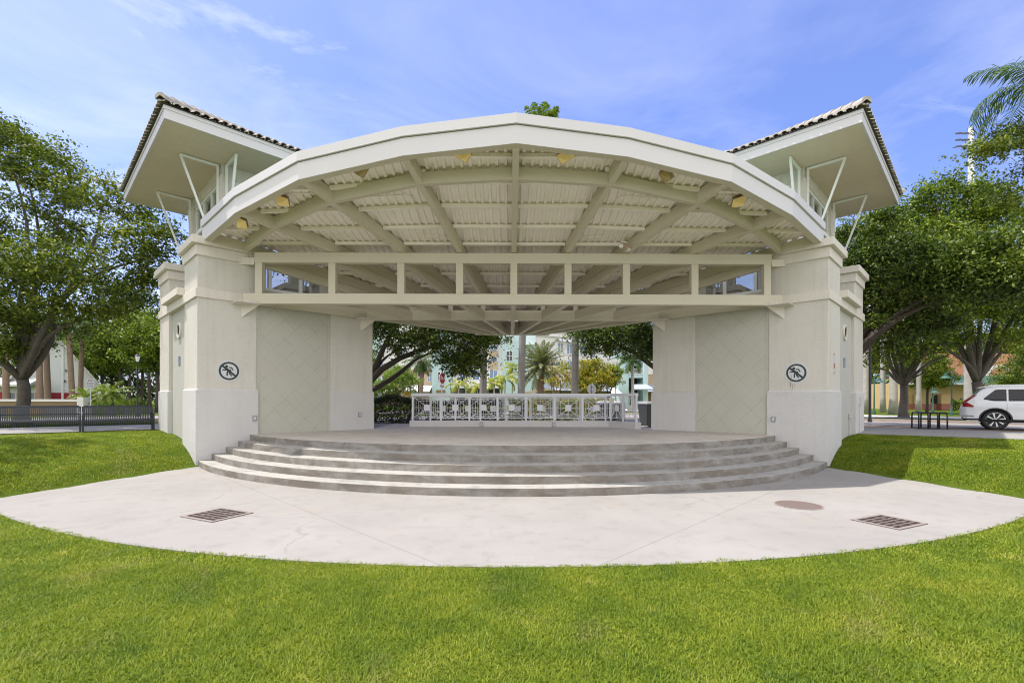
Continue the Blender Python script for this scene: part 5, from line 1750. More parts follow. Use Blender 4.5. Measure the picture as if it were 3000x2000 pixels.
M['greytrunk'] = plain('grey_palm_trunk', (0.27, 0.25, 0.225), 0.85, var=0.35, scale=3.5, bmp=.5, bscale=20)
M['browntrunk'] = plain('brown_palm_trunk', (0.26, 0.18, 0.13), 0.9, var=0.35, scale=5, bmp=.8, bscale=12)
M['shaft'] = plain('green_crownshaft', (0.12, 0.20, 0.06), 0.5, var=.15)

def leaf_quads(C, size, aspect=.5, up=.5, fold=.25, r=rng):
    """one folded quad per point of C"""
    n = len(C)
    nrm = r.normal(size=(n, 3)); nrm[:, 2] += up * 2.2
    nrm /= np.linalg.norm(nrm, axis=1)[:, None]
    t = r.normal(size=(n, 3))
    t -= nrm * np.sum(t * nrm, 1)[:, None]
    t /= np.linalg.norm(t, axis=1)[:, None] + 1e-9
    s = np.cross(nrm, t)
    L_ = (size * r.uniform(.65, 1.3, n))[:, None]
    W_ = L_ * aspect
    a, tip = C - t * L_ * .5, C + t * L_ * .5
    l, q = C - s * W_ * .5 + nrm * W_ * fold, C + s * W_ * .5 + nrm * W_ * fold
    return np.stack([a, q, tip, l], 1).reshape(-1, 3)

def leaf_mesh(name, pts):
    n = len(pts) // 4
    return np_mesh(name, pts, np.arange(n * 4).reshape(n, 4))

def tree_parts(base, fork, r0, limbs, lobes, n_br, leaves, size, seed, rc=.55, bend=.25, flat=.42, trunk_n=10, base_flare=1.35):
    """skeleton and leaf positions, in coordinates relative to base.
    limbs: end points; lobes: (centre, radii, weight)"""
    r = np.random.default_rng(seed)
    base, fork = np.array(base, float), np.array(fork, float)
    mb = MB()
    f = fork - base
    pts, rad = [], []
    for k in range(6):
        t = k / 5
        pts.append(f * t + np.array([math.sin(t * 3 + seed), math.cos(t * 2.3 + seed), 0]) * r0 * .3 * t * (1 - t) * 4)
        rad.append(r0 * ((base_flare - 1) * max(0, 1 - t * 4) + 1 - .22 * t))
    mb.tube(pts, rad, trunk_n)
    nodes, nrad = [], []
    for e in limbs:
        e = np.array(e, float) - base
        d = e - f
        Ld = np.linalg.norm(d)
        side = np.cross(d, [0, 0, 1]); side /= np.linalg.norm(side) + 1e-6
        wob = r.normal(size=2) * Ld * bend * .35
        P_, R_ = [], []
        rl = min(r0 * .50, .026 * Ld + .035)
        for k in range(9):
            t = k / 8
            q = f + d * t + side * wob[0] * math.sin(PI * t) + side * wob[1] * .5 * math.sin(2 * PI * t) + np.array([0, 0, 1]) * Ld * .10 * math.sin(PI * t) * (1 if d[2] < Ld * .8 else 0)
            P_.append(q); R_.append(rl * (1 - .85 * t) + .012)
            if t > .2:
                nodes.append(q); nrad.append(R_[-1])
        P_[0] = f - (d / Ld) * r0 * .3
        mb.tube(P_, R_, 8)
    cent = []
    w_ = np.array([l[2] for l in lobes], float); w_ /= w_.sum()
    for k in range(n_br):
        c_, ra, _ = lobes[r.choice(len(lobes), p=w_)]
        u = r.normal(size=3); u /= np.linalg.norm(u)
        q = np.array(c_, float) - base + u * np.array(ra) * r.uniform(.35, 1.0) ** .5
        N_ = np.array(nodes)
        j = int(np.argmin(np.linalg.norm(N_ - q, axis=1) + .25 * np.maximum(0, N_[:, 2] - q[2])))
        a = N_[j]; d = q - a; Ld = np.linalg.norm(d)
        if Ld > .25:
            m1 = a + d * .35 + r.normal(size=3) * Ld * .07
            m2 = a + d * .7 + r.normal(size=3) * Ld * .07
            rr_ = min(nrad[j] * .75, .018 * Ld + .012)
            mb.tube([a, m1, m2, q], [rr_, rr_ * .75, rr_ * .5, .008], 5)
            nodes += [m1, m2]; nrad += [rr_ * .7, rr_ * .45]
            cent.append((m2, .6))
        cent.append((q, 1.0))
    C = []
    wsum = sum(c[1] for c in cent)
    for c_, wt in cent:
        n = max(4, int(leaves * wt / wsum * r.uniform(.4, 1.6)))
        k_ = rc * r.uniform(.6, 1.35)
        # leaves hang on short sprays inside the clump
        ns = max(2, n // 9)
        spc = r.normal(size=(ns, 3)) * np.array([k_, k_, k_ * flat])
        idx = r.integers(0, ns, n)
        C.append(c_ + spc[idx] + r.normal(size=(n, 3)) * k_ * .26)
    C = np.concatenate(C)
    C = C[C[:, 2] > .9 if f[2] > 1.5 else C[:, 2] > .1]
    return mb, leaf_quads(C, size, r=r)

def add_tree(name, label, cat, base, fork, r0, limbs, lobes, n_br, leaves, size, seed, leaf='oakleaf', bark='bark', group=None, **kw):
    mb, lf = tree_parts(base, fork, r0, limbs, lobes, n_br, leaves, size, seed, **kw)
    root = thing(name, label, cat, base, 0, group)
    mb.build('trunk', M[bark], root, smooth=True)
    link('crown', leaf_mesh('crown', lf), M[leaf], root)
    return root

def gpt(px, py, Y, z=None):
    p = at(px, py, Y)
    return (p.x, Y, ghz(p.x, Y) - .05 if z is None else z)
def lobe(px, py, Y, rx, rz, ry=None, wt=1.0):
    k = Y / FPX
    return (tuple(at(px, py, Y)), (rx * k, ry if ry else max(1.2, rx * k * .9), rz * k), wt)
def T(px, py, Y): return tuple(at(px, py, Y))

# big oak on the left
b_ = gpt(63, 1240, 20.5)
add_tree('oak_tree', 'big spreading oak with forked grey trunk behind the left bench', 'tree', b_, T(66, 1112, 20.4), .255,
         [T(-60, 960, 21), T(30, 780, 20.6), T(110, 800, 19.6), T(230, 940, 19.5), T(330, 780, 19), T(-140, 800, 21), T(180, 640, 20.5), T(90, 560, 20), T(420, 760, 18.5), T(300, 600, 19.5), T(-260, 640, 21), T(30, 480, 20.5)],
         [lobe(60, 640, 20.5, 190, 230, 3.6, 3.0), lobe(290, 800, 19.3, 170, 150, 2.8, 2.3), lobe(-220, 720, 21, 220, 220, 3.5, 1.6), lobe(20, 450, 20.5, 110, 80, 2.2, .8),
          lobe(320, 590, 19.8, 90, 60, 1.3, .55), lobe(60, 960, 20.6, 190, 60, 3.0, 1.1), lobe(440, 740, 18.6, 60, 110, 1.0, .45), lobe(180, 500, 20, 60, 60, 1.2, .35), lobe(150, 850, 18.2, 200, 90, 1.5, 1.3), lobe(-30, 960, 19.6, 130, 90, 1.8, 1.2)],
         270, 62000, .15, 11, rc=.42)
b_ = (-17.6, 11.3, ghz(-17.6, 11.3) - .05)
add_tree('oak_tree', 'oak beyond the left frame edge whose shade falls on the left bank', 'tree', b_, (-17.5, 11.3, 4.2), .22,
         [(-15.6, 12, 8), (-18.5, 10.5, 8.5), (-16.5, 12.4, 9.5), (-18.5, 12, 8), (-15.9, 10.4, 9)],
         [((-16.4, 11.8, 9.5), (1.9, 2.0, 1.5), 2), ((-18.3, 11, 8.3), (2.0, 2.0, 1.5), 1.2), ((-16.0, 10.2, 8.8), (1.6, 1.5, 1.2), 1)], 80, 8000, .20, 61, rc=.42)
# right trees
b_ = gpt(2648, 1211, 31)
add_tree('oak_tree', 'dark oak with a clean forked trunk behind the bike rack', 'tree', b_, T(2647, 1128, 31), .255,
         [T(2560, 1080, 30), T(2600, 900, 29), T(2680, 880, 30), T(2720, 1090, 30), T(2760, 900, 29.5), T(2560, 760, 29), T(2660, 700, 29), T(2780, 1040, 30)],
         [lobe(2620, 860, 29, 110, 160, 3.2, 3), lobe(2560, 760, 28.5, 70, 130, 2.0, 1.0), lobe(2730, 830, 29, 110, 190, 3.2, 2.2), lobe(2640, 1000, 30, 150, 60, 3.0, 1.2), lobe(2600, 660, 29, 60, 60, 1.5, .5), lobe(2500, 900, 30, 70, 150, 2.0, 1.0)],
         170, 44000, .18, 12, leaf='oakleaf', rc=.55)
b_ = gpt(2470, 1240, 20.5)
add_tree('oak_tree', 'dark dense oak crown beside the right tower, its trunk hidden by the tower', 'tree', b_, T(2478, 1060, 20.5), .26,
         [T(2600, 860, 19.8), T(2680, 800, 19.5), T(2560, 740, 20), T(2640, 940, 19.6), T(2520, 860, 21.5), T(2740, 900, 19.2), T(2860, 820, 17.2), T(2980, 800, 16.2)],
         [lobe(2620, 830, 19.8, 120, 150, 2.0, 3), lobe(2560, 740, 20, 65, 110, 1.5, 1.2), lobe(2700, 900, 19.4, 90, 100, 1.6, 1.3), lobe(2590, 670, 20, 60, 50, 1.0, .5), lobe(2690, 800, 17.8, 90, 90, 1.2, 1.3), lobe(2775, 830, 17.3, 70, 70, 1.1, .9), lobe(2850, 800, 16.8, 80, 85, 1.1, 1.2), lobe(2940, 770, 16.2, 90, 90, 1.1, 1.2), lobe(3040, 800, 15.6, 90, 90, 1.1, .9), lobe(2450, 800, 22, 80, 150, 1.5, .8)],
         230, 74000, .14, 25, leaf='darkleaf', rc=.42, bark='darkbark')
b_ = gpt(2868, 1215, 27)
add_tree('oak_tree', 'broad light-green oak with thick splaying limbs behind the white car', 'tree', b_, T(2862, 1118, 27), .30,
         [T(2780, 1000, 26), T(2835, 930, 26), T(2930, 1000, 26.5), T(2975, 985, 27), T(2760, 800, 25), T(2900, 760, 25), T(3040, 800, 25.5), T(2840, 620, 25), T(2990, 620, 25.5), T(2750, 600, 25)],
         [lobe(2890, 760, 25, 170, 180, 3.2, 3.4), lobe(3060, 760, 25.5, 150, 220, 3.0, 1.6), lobe(2770, 800, 24.6, 80, 150, 1.7, 1.1), lobe(2770, 565, 25.5, 75, 70, 1.5, .55), lobe(2900, 590, 25, 100, 45, 1.8, .7), lobe(2880, 940, 25.5, 150, 60, 2.6, 1.0), lobe(2720, 690, 25, 60, 60, 1.2, .4)],
         230, 60000, .17, 13, leaf='freshleaf', rc=.5, bend=.12)
b_ = gpt(3230, 1240, 21)
add_tree('shade_tree', 'sparse tree reaching in from the upper right frame edge', 'tree', b_, T(3215, 760, 21), .15,
         [T(3040, 450, 21), T(3100, 380, 21), T(3010, 400, 20.7)],
         [lobe(2985, 395, 21, 60, 42, 1.0, 1.2), lobe(3090, 440, 21, 90, 110, 1.6, 1.6), lobe(2905, 445, 20.8, 60, 26, .7, .7), lobe(2960, 560, 21.5, 50, 40, 1.0, .5)],
         60, 8000, .14, 14, leaf='oakleaf', rc=.36)
# oaks behind the stage
b_ = gpt(1040, 1240, 24.5)
add_tree('oak_tree', 'oak behind the left rear pier with two limbs arching into the opening', 'tree', b_, T(1056, 1160, 24.5), .36,
         [T(1270, 1032, 23.5), T(1175, 1022, 24), T(960, 980, 25), T(1050, 850, 24.5), T(1380, 960, 23.8), T(1230, 880, 24)],
         [lobe(1180, 960, 24, 110, 75, 2.4, 2.0), lobe(1330, 985, 23.7, 100, 75, 1.8, 1.8), lobe(1250, 850, 24, 260, 70, 2.6, 1.8), lobe(960, 900, 25, 150, 150, 2.6, 1.5), lobe(1420, 970, 23.6, 50, 45, 1.0, .55), lobe(1360, 1070, 23.8, 55, 45, .9, .5)],
         190, 42000, .15, 15, leaf='darkleaf', rc=.42, bark='darkbark', bend=.5)
b_ = gpt(1990, 1240, 26.5)
add_tree('oak_tree', 'oak behind the right rear pier with its dark crown over the orange tree', 'tree', b_, T(1985, 1120, 26.5), .36,
         [T(1850, 980, 25.5), T(1760, 1000, 25.3), T(1920, 960, 26), T(2060, 960, 26.5), T(1900, 840, 26), T(1740, 930, 25.3)],
         [lobe(1830, 975, 25.4, 110, 62, 2.0, 2.2), lobe(1740, 985, 25.2, 45, 55, 1.0, .7), lobe(1860, 870, 25.8, 170, 70, 2.4, 1.4), lobe(2040, 900, 26.5, 120, 150, 2.4, 1.0), lobe(1905, 1010, 25.6, 40, 45, 1.0, .6)],
         150, 34000, .15, 16, leaf='darkleaf', rc=.42, bark='darkbark')
b_ = gpt(1160, 1200, 42)
add_tree('small_tree', 'pale green bushy tree above the dark hedge', 'tree', b_, T(1160, 1165, 42), .14,
         [T(1120, 1130, 42), T(1160, 1100, 42), T(1200, 1120, 42), T(1140, 1090, 42)],
         [lobe(1165, 1125, 42, 62, 36, 1.8, 2), lobe(1112, 1140, 42, 28, 30, 1.0, .7), lobe(1175, 1095, 42, 35, 22, 1.0, .8)], 90, 13000, .16, 17, leaf='limeleaf', rc=.35)
b_ = gpt(1745, 1200, 42)
add_tree('orange_tree', 'orange and yellow leaved tree between grey palm trunk and teal tower', 'tree', b_, T(1745, 1165, 42), .16,
         [T(1710, 1120, 42), T(1750, 1090, 41.5), T(1790, 1110, 42), T(1720, 1070, 42), T(1780, 1080, 42)],
         [lobe(1745, 1105, 42, 62, 36, 1.8, 2), lobe(1715, 1120, 41.5, 34, 30, 1.2, .9), lobe(1730, 1070, 42, 34, 18, 1.0, .5)], 95, 12000, .17, 18, leaf='orangeleaf', bark='redbark', rc=.34)
b_ = gpt(1785, 1200, 43)
add_tree('small_tree', 'greener bushy tree at the right of the orange tree', 'tree', b_, T(1785, 1165, 43), .13,
         [T(1770, 1110, 43), T(1800, 1100, 43)], [lobe(1790, 1095, 43, 30, 32, 1.0, 1), lobe(1800, 1115, 43, 22, 20, .8, .5)], 40, 5000, .16, 19, leaf='freshleaf', rc=.32)
b_ = gpt(1625, 1200, 40)
add_tree('sapling', 'thin bare-stemmed tree with a few orange and yellow leaves', 'tree', b_, T(1622, 1170, 40), .07,
         [T(1605, 1070, 40), T(1640, 1090, 40), T(1660, 1110, 40), T(1612, 1050, 40), T(1672, 1090, 40)],
         [lobe(1640, 1105, 40, 36, 40, 1.0, 1), lobe(1665, 1090, 40, 20, 30, .7, .5)], 34, 1500, .15, 20, leaf='orangeleaf', bark='redbark', rc=.26)

# park trees left of the pavilion: three grown trees, copied
prot = []
for k, (h_, sd, lf) in enumerate(((10.5, 31, 'freshleaf'), (12.0, 32, 'oakleaf'), (9.0, 33, 'freshleaf'))):
    cz = h_ * .66
    prot.append(lambda lab, loc, h_=h_, sd=sd, lf=lf, cz=cz: add_tree('park_tree', lab, 'tree', (0, 0, 0), (.1, 0, h_ * .36), .17,
        [(2.2, .3, cz), (-2.0, .8, cz + .4), (.4, -1.8, cz), (.2, .2, h_ * .9), (-.9, -1.2, cz + 1), (1.2, 1.4, h_ * .8)],
        [((0, 0, cz), (2.6, 2.6, h_ * .28), 3), ((1.5, -.6, cz - 1), (1.6, 1.6, 1.2), 1), ((-1.6, .3, cz - .6), (1.5, 1.5, 1.3), 1)], 95, 14000, .26, sd, leaf=lf, bark='darkbark', rc=.55, group='park trees left of the pavilion'))
made = {}
PT = [(0, 350, 44, 1.0, 'slim dark-trunked park tree right of the pygmy palms'), (1, 438, 52, 1.0, 'park tree close to the left tower edge'), (2, 300, 56, 1.1, 'park tree behind the gable of the white hall'),
      (0, 415, 62, 1.15, 'park tree behind the black street lamp'), (1, 380, 70, 1.1, 'distant park tree between lamp and slim dark trunk'), (2, 462, 40, 1.0, 'nearest park tree, half hidden by the left tower'),
      (1, 255, 66, 1.1, 'distant park tree above the white hall roof'), (0, 330, 74, 1.1, 'far park tree above the pygmy palms'), (2, 150, 62, 1.25, 'park tree behind the white hall, seen under the oak')]
for k, px, Y, s_, lab in PT:
    g = gpt(px, 1190, Y)
    if k not in made:
        made[k] = prot[k](lab, g)
        o = made[k]
    else:
        o = copy_tree(made[k]); o['label'] = lab
    o.location = g
    o.scale = (s_, s_, s_)
    o.rotation_euler = (0, 0, px * .7)
for k, px, Y, s_, lab in ((1, 2690, 62, 1.0, 'green tree behind the ochre building, left part'), (0, 2580, 58, 1.1, 'green tree behind the white palm trunks'), (2, 2800, 64, 1.1, 'green tree above the orange upper wall'),
                          (1, 2985, 60, 1.2, 'tall green tree at the right end of the ochre building'), (0, 1030, 60, 1.0, 'tree far behind the left rear pier'), (2, 2000, 70, 1.1, 'tree far behind the right rear pier'), (2, 2715, 40, .62, 'small young tree in front of the ochre building')):
    o = copy_tree(made[k]); o['label'] = lab; o['group'] = 'street trees behind the square'
    g = gpt(px, 1190, Y); o.location = g; o.scale = (s_,) * 3; o.rotation_euler = (0, 0, px * .37)

# ------------------------------------------------------------------ palms
def frond(Q, origin, az, el, length, droop, lw, ll, n=26, vee=.35, twist=0.0, r=rng):
    """rachis curve with two rows of leaflets -> quads appended to Q"""
    o = np.array(origin, float)
    h_ = np.array([math.cos(az), math.sin(az), 0])
    sd = np.array([-math.sin(az), math.cos(az), 0])
    P_, Tn = [], []
    e, p = el, o.copy()
    st = length / n
    for k in range(n + 1):
        t = k / n
        e = el - droop * t ** 1.4
        d = h_ * math.cos(e) + np.array([0, 0, 1]) * math.sin(e)
        P_.append(p.copy()); Tn.append(d)
        p = p + d * st
    for k in range(n):
        w0, w1 = .018 * (1 - k / n) + .004, .018 * (1 - (k + 1) / n) + .004
        Q.append([P_[k] - sd * w0, P_[k] + sd * w0, P_[k + 1] + sd * w1, P_[k + 1] - sd * w1])
        if k < 2: continue
        t = k / n
        upv = np.cross(sd, Tn[k])
        l0 = ll * (math.sin(PI * min(1, t * .92 + .08)) ** .6) * r.uniform(.8, 1.15)
        for s_ in (-1, 1):
            for sub in (0, .5):
                b0 = P_[k] + (P_[k + 1] - P_[k]) * sub
                dd = Tn[k] * r.uniform(.45, .75) + sd * s_ * .8 + upv * (vee + r.normal() * .18)
                dd /= np.linalg.norm(dd)
                dd2 = dd + np.array([0, 0, -.45 - .3 * r.random()]); dd2 /= np.linalg.norm(dd2)
                wv = Tn[k] * lw * .5
                m_ = b0 + dd * l0 * .55
                e_ = m_ + dd2 * l0 * .45
                Q.append([b0 - wv * .6, b0 + wv * .6, m_ + wv, m_ - wv])
                Q.append([m_ - wv, m_ + wv, e_ + wv * .15, e_ - wv * .15])
def palm(name, label, base, top, r0, r1, nf, length, mats, el=(-.5, 1.25), droop=1.5, lw=.035, ll=.5, seed=1, shaft=0.0, group=None, bulge=1.0, n=24, skirt=0, bend=0.0, ringed=False):
    r = np.random.default_rng(seed)
    b_, t_ = np.array(base, float), np.array(top, float)
    v_ = t_ - b_
    root = thing(name, label, 'palm tree', base, 0, group)
    mb = MB()
    pts, rad = [], []
    K = 26 if ringed else 12
    for k in range(K):
        t = k / (K - 1)
        q = v_ * t + np.array([bend * math.sin(PI * t), 0, 0])
        pts.append(q)
        rr_ = r0 * (1 - t) + r1 * t
        rr_ *= 1 + .35 * max(0, 1 - t * 10) + (bulge - 1) * math.sin(PI * min(1, t * 1.2)) ** 2
        if ringed: rr_ *= 1.0 + .14 * (k % 2)
        rad.append(rr_)
    mb.tube(pts, rad, 12)
    tr = mb.build('trunk', M[mats[0]], root, smooth=True)
    top_ = v_.copy()
    if shaft:
        MB().tube([v_ - np.array([0, 0, .05]), v_ + np.array([0, 0, shaft * .5]), v_ + np.array([0, 0, shaft])], [r1 * 1.15, r1 * 1.05, r1 * .55], 12).build('crownshaft', M['shaft'], root, smooth=True)
        top_ = v_ + np.array([0, 0, shaft * .92])
    Q = []
    for k in range(nf):
        az = k * 2.39996 + r.normal() * .15
        e = el[1] + (el[0] - el[1]) * ((k + .5) / nf) ** .85 + r.normal() * .08
        frond(Q, top_, az, e, length * r.uniform(.85, 1.1), droop * r.uniform(.75, 1.2), lw, ll, n=n, r=r)
    for k in range(skirt):
        az = r.uniform(0, 2 * PI)
        frond(Q, top_ - np.array([0, 0, .1]), az, -.9, length * .6, .6, lw, ll * .7, n=14, r=r)
    Q = np.array(Q).reshape(-1, 3)
    link('crown', leaf_mesh('crown', Q), M[mats[1]], root)
    return root

# grey royal palm trunks behind the ramp
for px, Y, ptop, r_, lab, top_px in ((1415, 29, 1000, .215, 'grey palm trunk left of the centre, its top lost in the oak leaves', 1418), (1526, 28, 400, .20, 'grey palm trunk at the centre, its crown just showing above the canopy roof', 1590),
                                     (1683, 28, 560, .205, 'grey palm trunk in front of the orange tree', 1692)):
    g = gpt(px, 1200, Y)
    t_ = at(top_px, ptop, Y) if ptop < 900 else at(top_px, 890, Y)
    palm('royal_palm', lab, g, t_, r_ * 1.03, r_ * .9, 16, 1.45, ('greytrunk', 'freshleaf'), el=(.35, 1.5), droop=.9, lw=.05, ll=.55, seed=px, shaft=.55, group='grey palm trunks behind the ramp', bend=-.35 if px == 1526 else 0.0)
palm('date_palm', 'bushy silver-green date palm in front of the apartment wing', gpt(1583, 1200, 46), at(1585, 1070, 46), .27, .30, 66, 3.0, ('browntrunk', 'dateleaf'), el=(-.75, 1.45), droop=.75, lw=.075, ll=.46, seed=41, n=22, ringed=True)
palm('sabal_palm', 'brown-trunked palm with hanging dead fronds left of the stop sign', gpt(1231, 1200, 47), at(1234, 1055, 47), .24, .30, 22, 1.9, ('browntrunk', 'palmleaf'), el=(-.9, 1.2), droop=1.0, lw=.06, ll=.6, seed=42, n=14, skirt=8, ringed=True)
palm('coconut_palm', 'slim pale-trunked palm with feathery crown before the teal entrance tower', gpt(1854, 1200, 44), at(1853, 1068, 44), .16, .13, 13, 1.9, ('royaltrunk', 'palmleaf'), el=(-.35, 1.3), droop=1.5, lw=.05, ll=.55, seed=43, shaft=.5)
ar = None
for k, (px, ty, Y, s_, lab) in enumerate(((1478, 1120, 44, 1.0, 'yellow-green palm beside the tall teal tower'), (1342, 1135, 46, 1.0, 'low yellow-green palm right of the stop sign'), (1397, 1140, 45, .9, 'small yellow-green palm left of the thick grey trunk'),
                                      (1500, 1085, 47, .9, 'taller green-gold palm close to the centre trunk'), (1446, 1132, 43, .85, 'orange-tipped palm just right of the thick grey trunk'))):
    g = gpt(px, 1200, Y)
    t_ = at(px + 2, ty, Y)
    palm('areca_palm', lab, g, t_, .07, .06, 9, 1.75 * s_, ('royaltrunk', 'arecaleaf'), el=(-.1, 1.2), droop=1.9, lw=.06, ll=.42, seed=50 + k, shaft=.3, group='yellow-green palms before the apartments', n=18)
# white royal palm trunks at the right
for px, Y, wd, lab, lean in ((2538, 40, .235, 'white palm trunk nearest the right tower', 0), (2587, 42, .19, 'white palm trunk beside the green lamp', -3), (2618, 38, .275, 'thick white palm trunk just left of the dark oak trunk', 0),
                             (2691, 39, .18, 'slim white palm trunk right of the dark oak trunk', 2), (2838, 33, .27, 'white palm trunk behind the rear of the white car', 0)):
    palm('royal_palm', lab, gpt(px, 1203, Y), at(px + lean, 700, Y), wd, wd * .62, 12, 2.6, ('royaltrunk', 'palmleaf'), el=(-.3, 1.3), droop=1.3, lw=.05, ll=.6, seed=px, shaft=.9, group='white palm trunks by the ochre building', bulge=1.12)
palm('royal_palm', 'palm at the upper right corner with long dark drooping fronds', gpt(3110, 1240, 20.5), at(3070, 290, 20.5), .24, .2, 17, 3.5, ('greytrunk', 'palmleaf'), el=(-.25, 1.2), droop=1.7, lw=.05, ll=.95, seed=77, shaft=.8)
# leaning trunks before the white hall, tops hidden in the oak
for px0, px1, Y, r_, lab in ((140, 132, 40, .23, 'leaning brown palm trunk before the white gable, second from the right'), (117, 113, 38, .22, 'mottled brown palm trunk just right of the oak trunk'), (211, 200, 39, .21, 'leaning brown palm trunk at the middle of the white gable'),
                             (236, 241, 41, .19, 'brown palm trunk at the right side of the white gable'), (18, 14, 37, .22, 'mottled palm trunk before the low grey wing')):
    palm('park_palm', lab, gpt(px0 + (px0 - px1) * .3, 1195, Y), at(px1, 950, Y), r_, r_ * .85, 11, 1.9, ('browntrunk', 'palmleaf'), el=(-.5, 1.1), droop=1.3, lw=.06, ll=.5, seed=px0, group='palm trunks before the white hall', n=16)
for px, ty, Y, lab in ((258, 1166, 33, 'pygmy palm left of two, behind the text sign'), (322, 1155, 32, 'pygmy palm right of two, dark slanting stem')):
    palm('pygmy_palm', lab, gpt(px + 14, 1195, Y), at(px, ty, Y), .09, .11, 26, 1.45, ('darkbark', 'freshleaf'), el=(-.45, 1.3), droop=1.5, lw=.035, ll=.30, seed=px, group='pygmy palms behind the benches', n=20)

# ------------------------------------------------------------------ hedges and shrubs
def hedge(label, pts, w_, h_, n, leaf, size, name='hedge', z=None, top_noise=.12):
    pts = [np.array(p, float) for p in pts]
    seg = [np.linalg.norm(b - a) for a, b in zip(pts[:-1], pts[1:])]
    tot = sum(seg)
    C = []
    for a, b, l in zip(pts[:-1], pts[1:], seg):
        k = int(n * l / tot)
        t = rng.random(k)[:, None]
        d = (b - a) / l
        s_ = np.array([-d[1], d[0]])
        u = rng.uniform(-1, 1, k)
        v_ = rng.uniform(0, 1, k)
        shell = rng.random(k) < .75
        pick = rng.random(k)
        u = np.where(shell & (pick < .6), np.sign(u) * rng.uniform(.8, 1.05, k), u)
        v_ = np.where(shell & (pick >= .6), rng.uniform(.86, 1.04, k), v_)
        xy = a + (b - a) * t + s_ * (u * w_ / 2)[:, None]
        bumpy = 1 + top_noise * np.sin(xy[:, 0] * 3.1) * np.sin(xy[:, 1] * 2.3 + 1)
        C.append(np.stack([xy[:, 0], xy[:, 1], v_ * h_ * bumpy], 1))
    C = np.concatenate(C) + rng.normal(size=(n - (n - sum(len(c) for c in C)), 3)) * .03
    g = ghz(*pts[0]) if z is None else z
    C[:, 2] += g
    root = thing(name, label, 'hedge')
    link('foliage', leaf_mesh('foliage', leaf_quads(C, size)), M[leaf], root)
    st = MB()
    for a, b, l in zip(pts[:-1], pts[1:], seg):
        for k in range(max(2, int(l / .35))):
            q = a + (b - a) * (k + .5) / max(2, int(l / .35))
            st.tube([(q[0], q[1], g), (q[0] + rng.normal() * .06, q[1] + rng.normal() * .06, g + h_ * .8)], [.02, .008], 5)
    st.build('stem', M['darkbark'], root)
    return root
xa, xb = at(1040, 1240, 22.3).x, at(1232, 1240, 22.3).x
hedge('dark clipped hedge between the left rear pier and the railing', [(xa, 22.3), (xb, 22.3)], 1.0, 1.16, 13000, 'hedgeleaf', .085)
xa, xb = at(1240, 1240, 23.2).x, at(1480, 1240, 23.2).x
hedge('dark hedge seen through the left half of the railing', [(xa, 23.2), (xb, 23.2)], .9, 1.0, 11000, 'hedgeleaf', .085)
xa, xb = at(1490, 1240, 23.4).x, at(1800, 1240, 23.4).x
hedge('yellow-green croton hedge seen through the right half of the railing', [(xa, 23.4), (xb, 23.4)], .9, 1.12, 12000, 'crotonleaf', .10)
xa, xb = at(2800, 1200, 46).x, at(2840, 1200, 46).x
hedge('low clipped green shrub before the ochre building', [(xa, 46), (xb, 46)], 1.0, 1.0, 4000, 'freshleaf', .12, 'shrub')
b_ = gpt(2990, 1200, 34)
add_tree('bushy_tree', 'dense bright green bushy tree at the right frame edge behind the car', 'tree', b_, T(2990, 1170, 34), .12, [T(2950, 1120, 34), T(3000, 1090, 34), T(3040, 1110, 34)],
         [lobe(2960, 1120, 34, 40, 38, 1.4, 1), lobe(3020, 1080, 34, 55, 70, 1.6, 2)], 70, 11000, .16, 24, leaf='freshleaf', rc=.4)
for px, Y, n, w_, hh, lab in ((300, 36, 7000, 2.0, .75, 'low yellow-green ground shrubs below the pygmy palms'), (372, 40, 5000, 2.0, .9, 'round low shrubs by the slim dark trunks')):
    xa, xb = at(px - 50, 1190, Y).x, at(px + 40, 1190, Y).x
    hedge(lab, [(xa, Y), (xb, Y)], w_, hh, n, 'limeleaf' if px == 300 else 'freshleaf', .12, 'shrub', top_noise=.4)

# far woods closing the horizon: one mass of leaves nobody could count
C = []
for (x0_, y0_), (x1_, y1_), hh, n in (((-95, 62), (-24, 92), 11, 16000), ((-24, 92), (6, 110), 13, 9000), ((30, 96), (58, 78), 12, 9000), ((58, 78), (110, 40), 11, 12000), ((-110, 20), (-95, 62), 11, 7000)):
    t = rng.random(n)
    x = x0_ + (x1_ - x0_) * t + rng.normal(size=n) * 2.2
    y = y0_ + (y1_ - y0_) * t + rng.normal(size=n) * 2.2
    top = hh * (.68 + .22 * np.sin(x * .55) * np.sin(y * .41 + 1) + .18 * np.sin(x * 1.3 + y * .9))
    z = rng.random(n) ** .8 * top + 1.0
    C.append(np.stack([x, y, z], 1))
tag(link('treeline', leaf_mesh('treeline', leaf_quads(np.concatenate(C), .75)), M['darkleaf']), 'far dark green wood closing the view behind park and street', 'woods', kind='stuff')

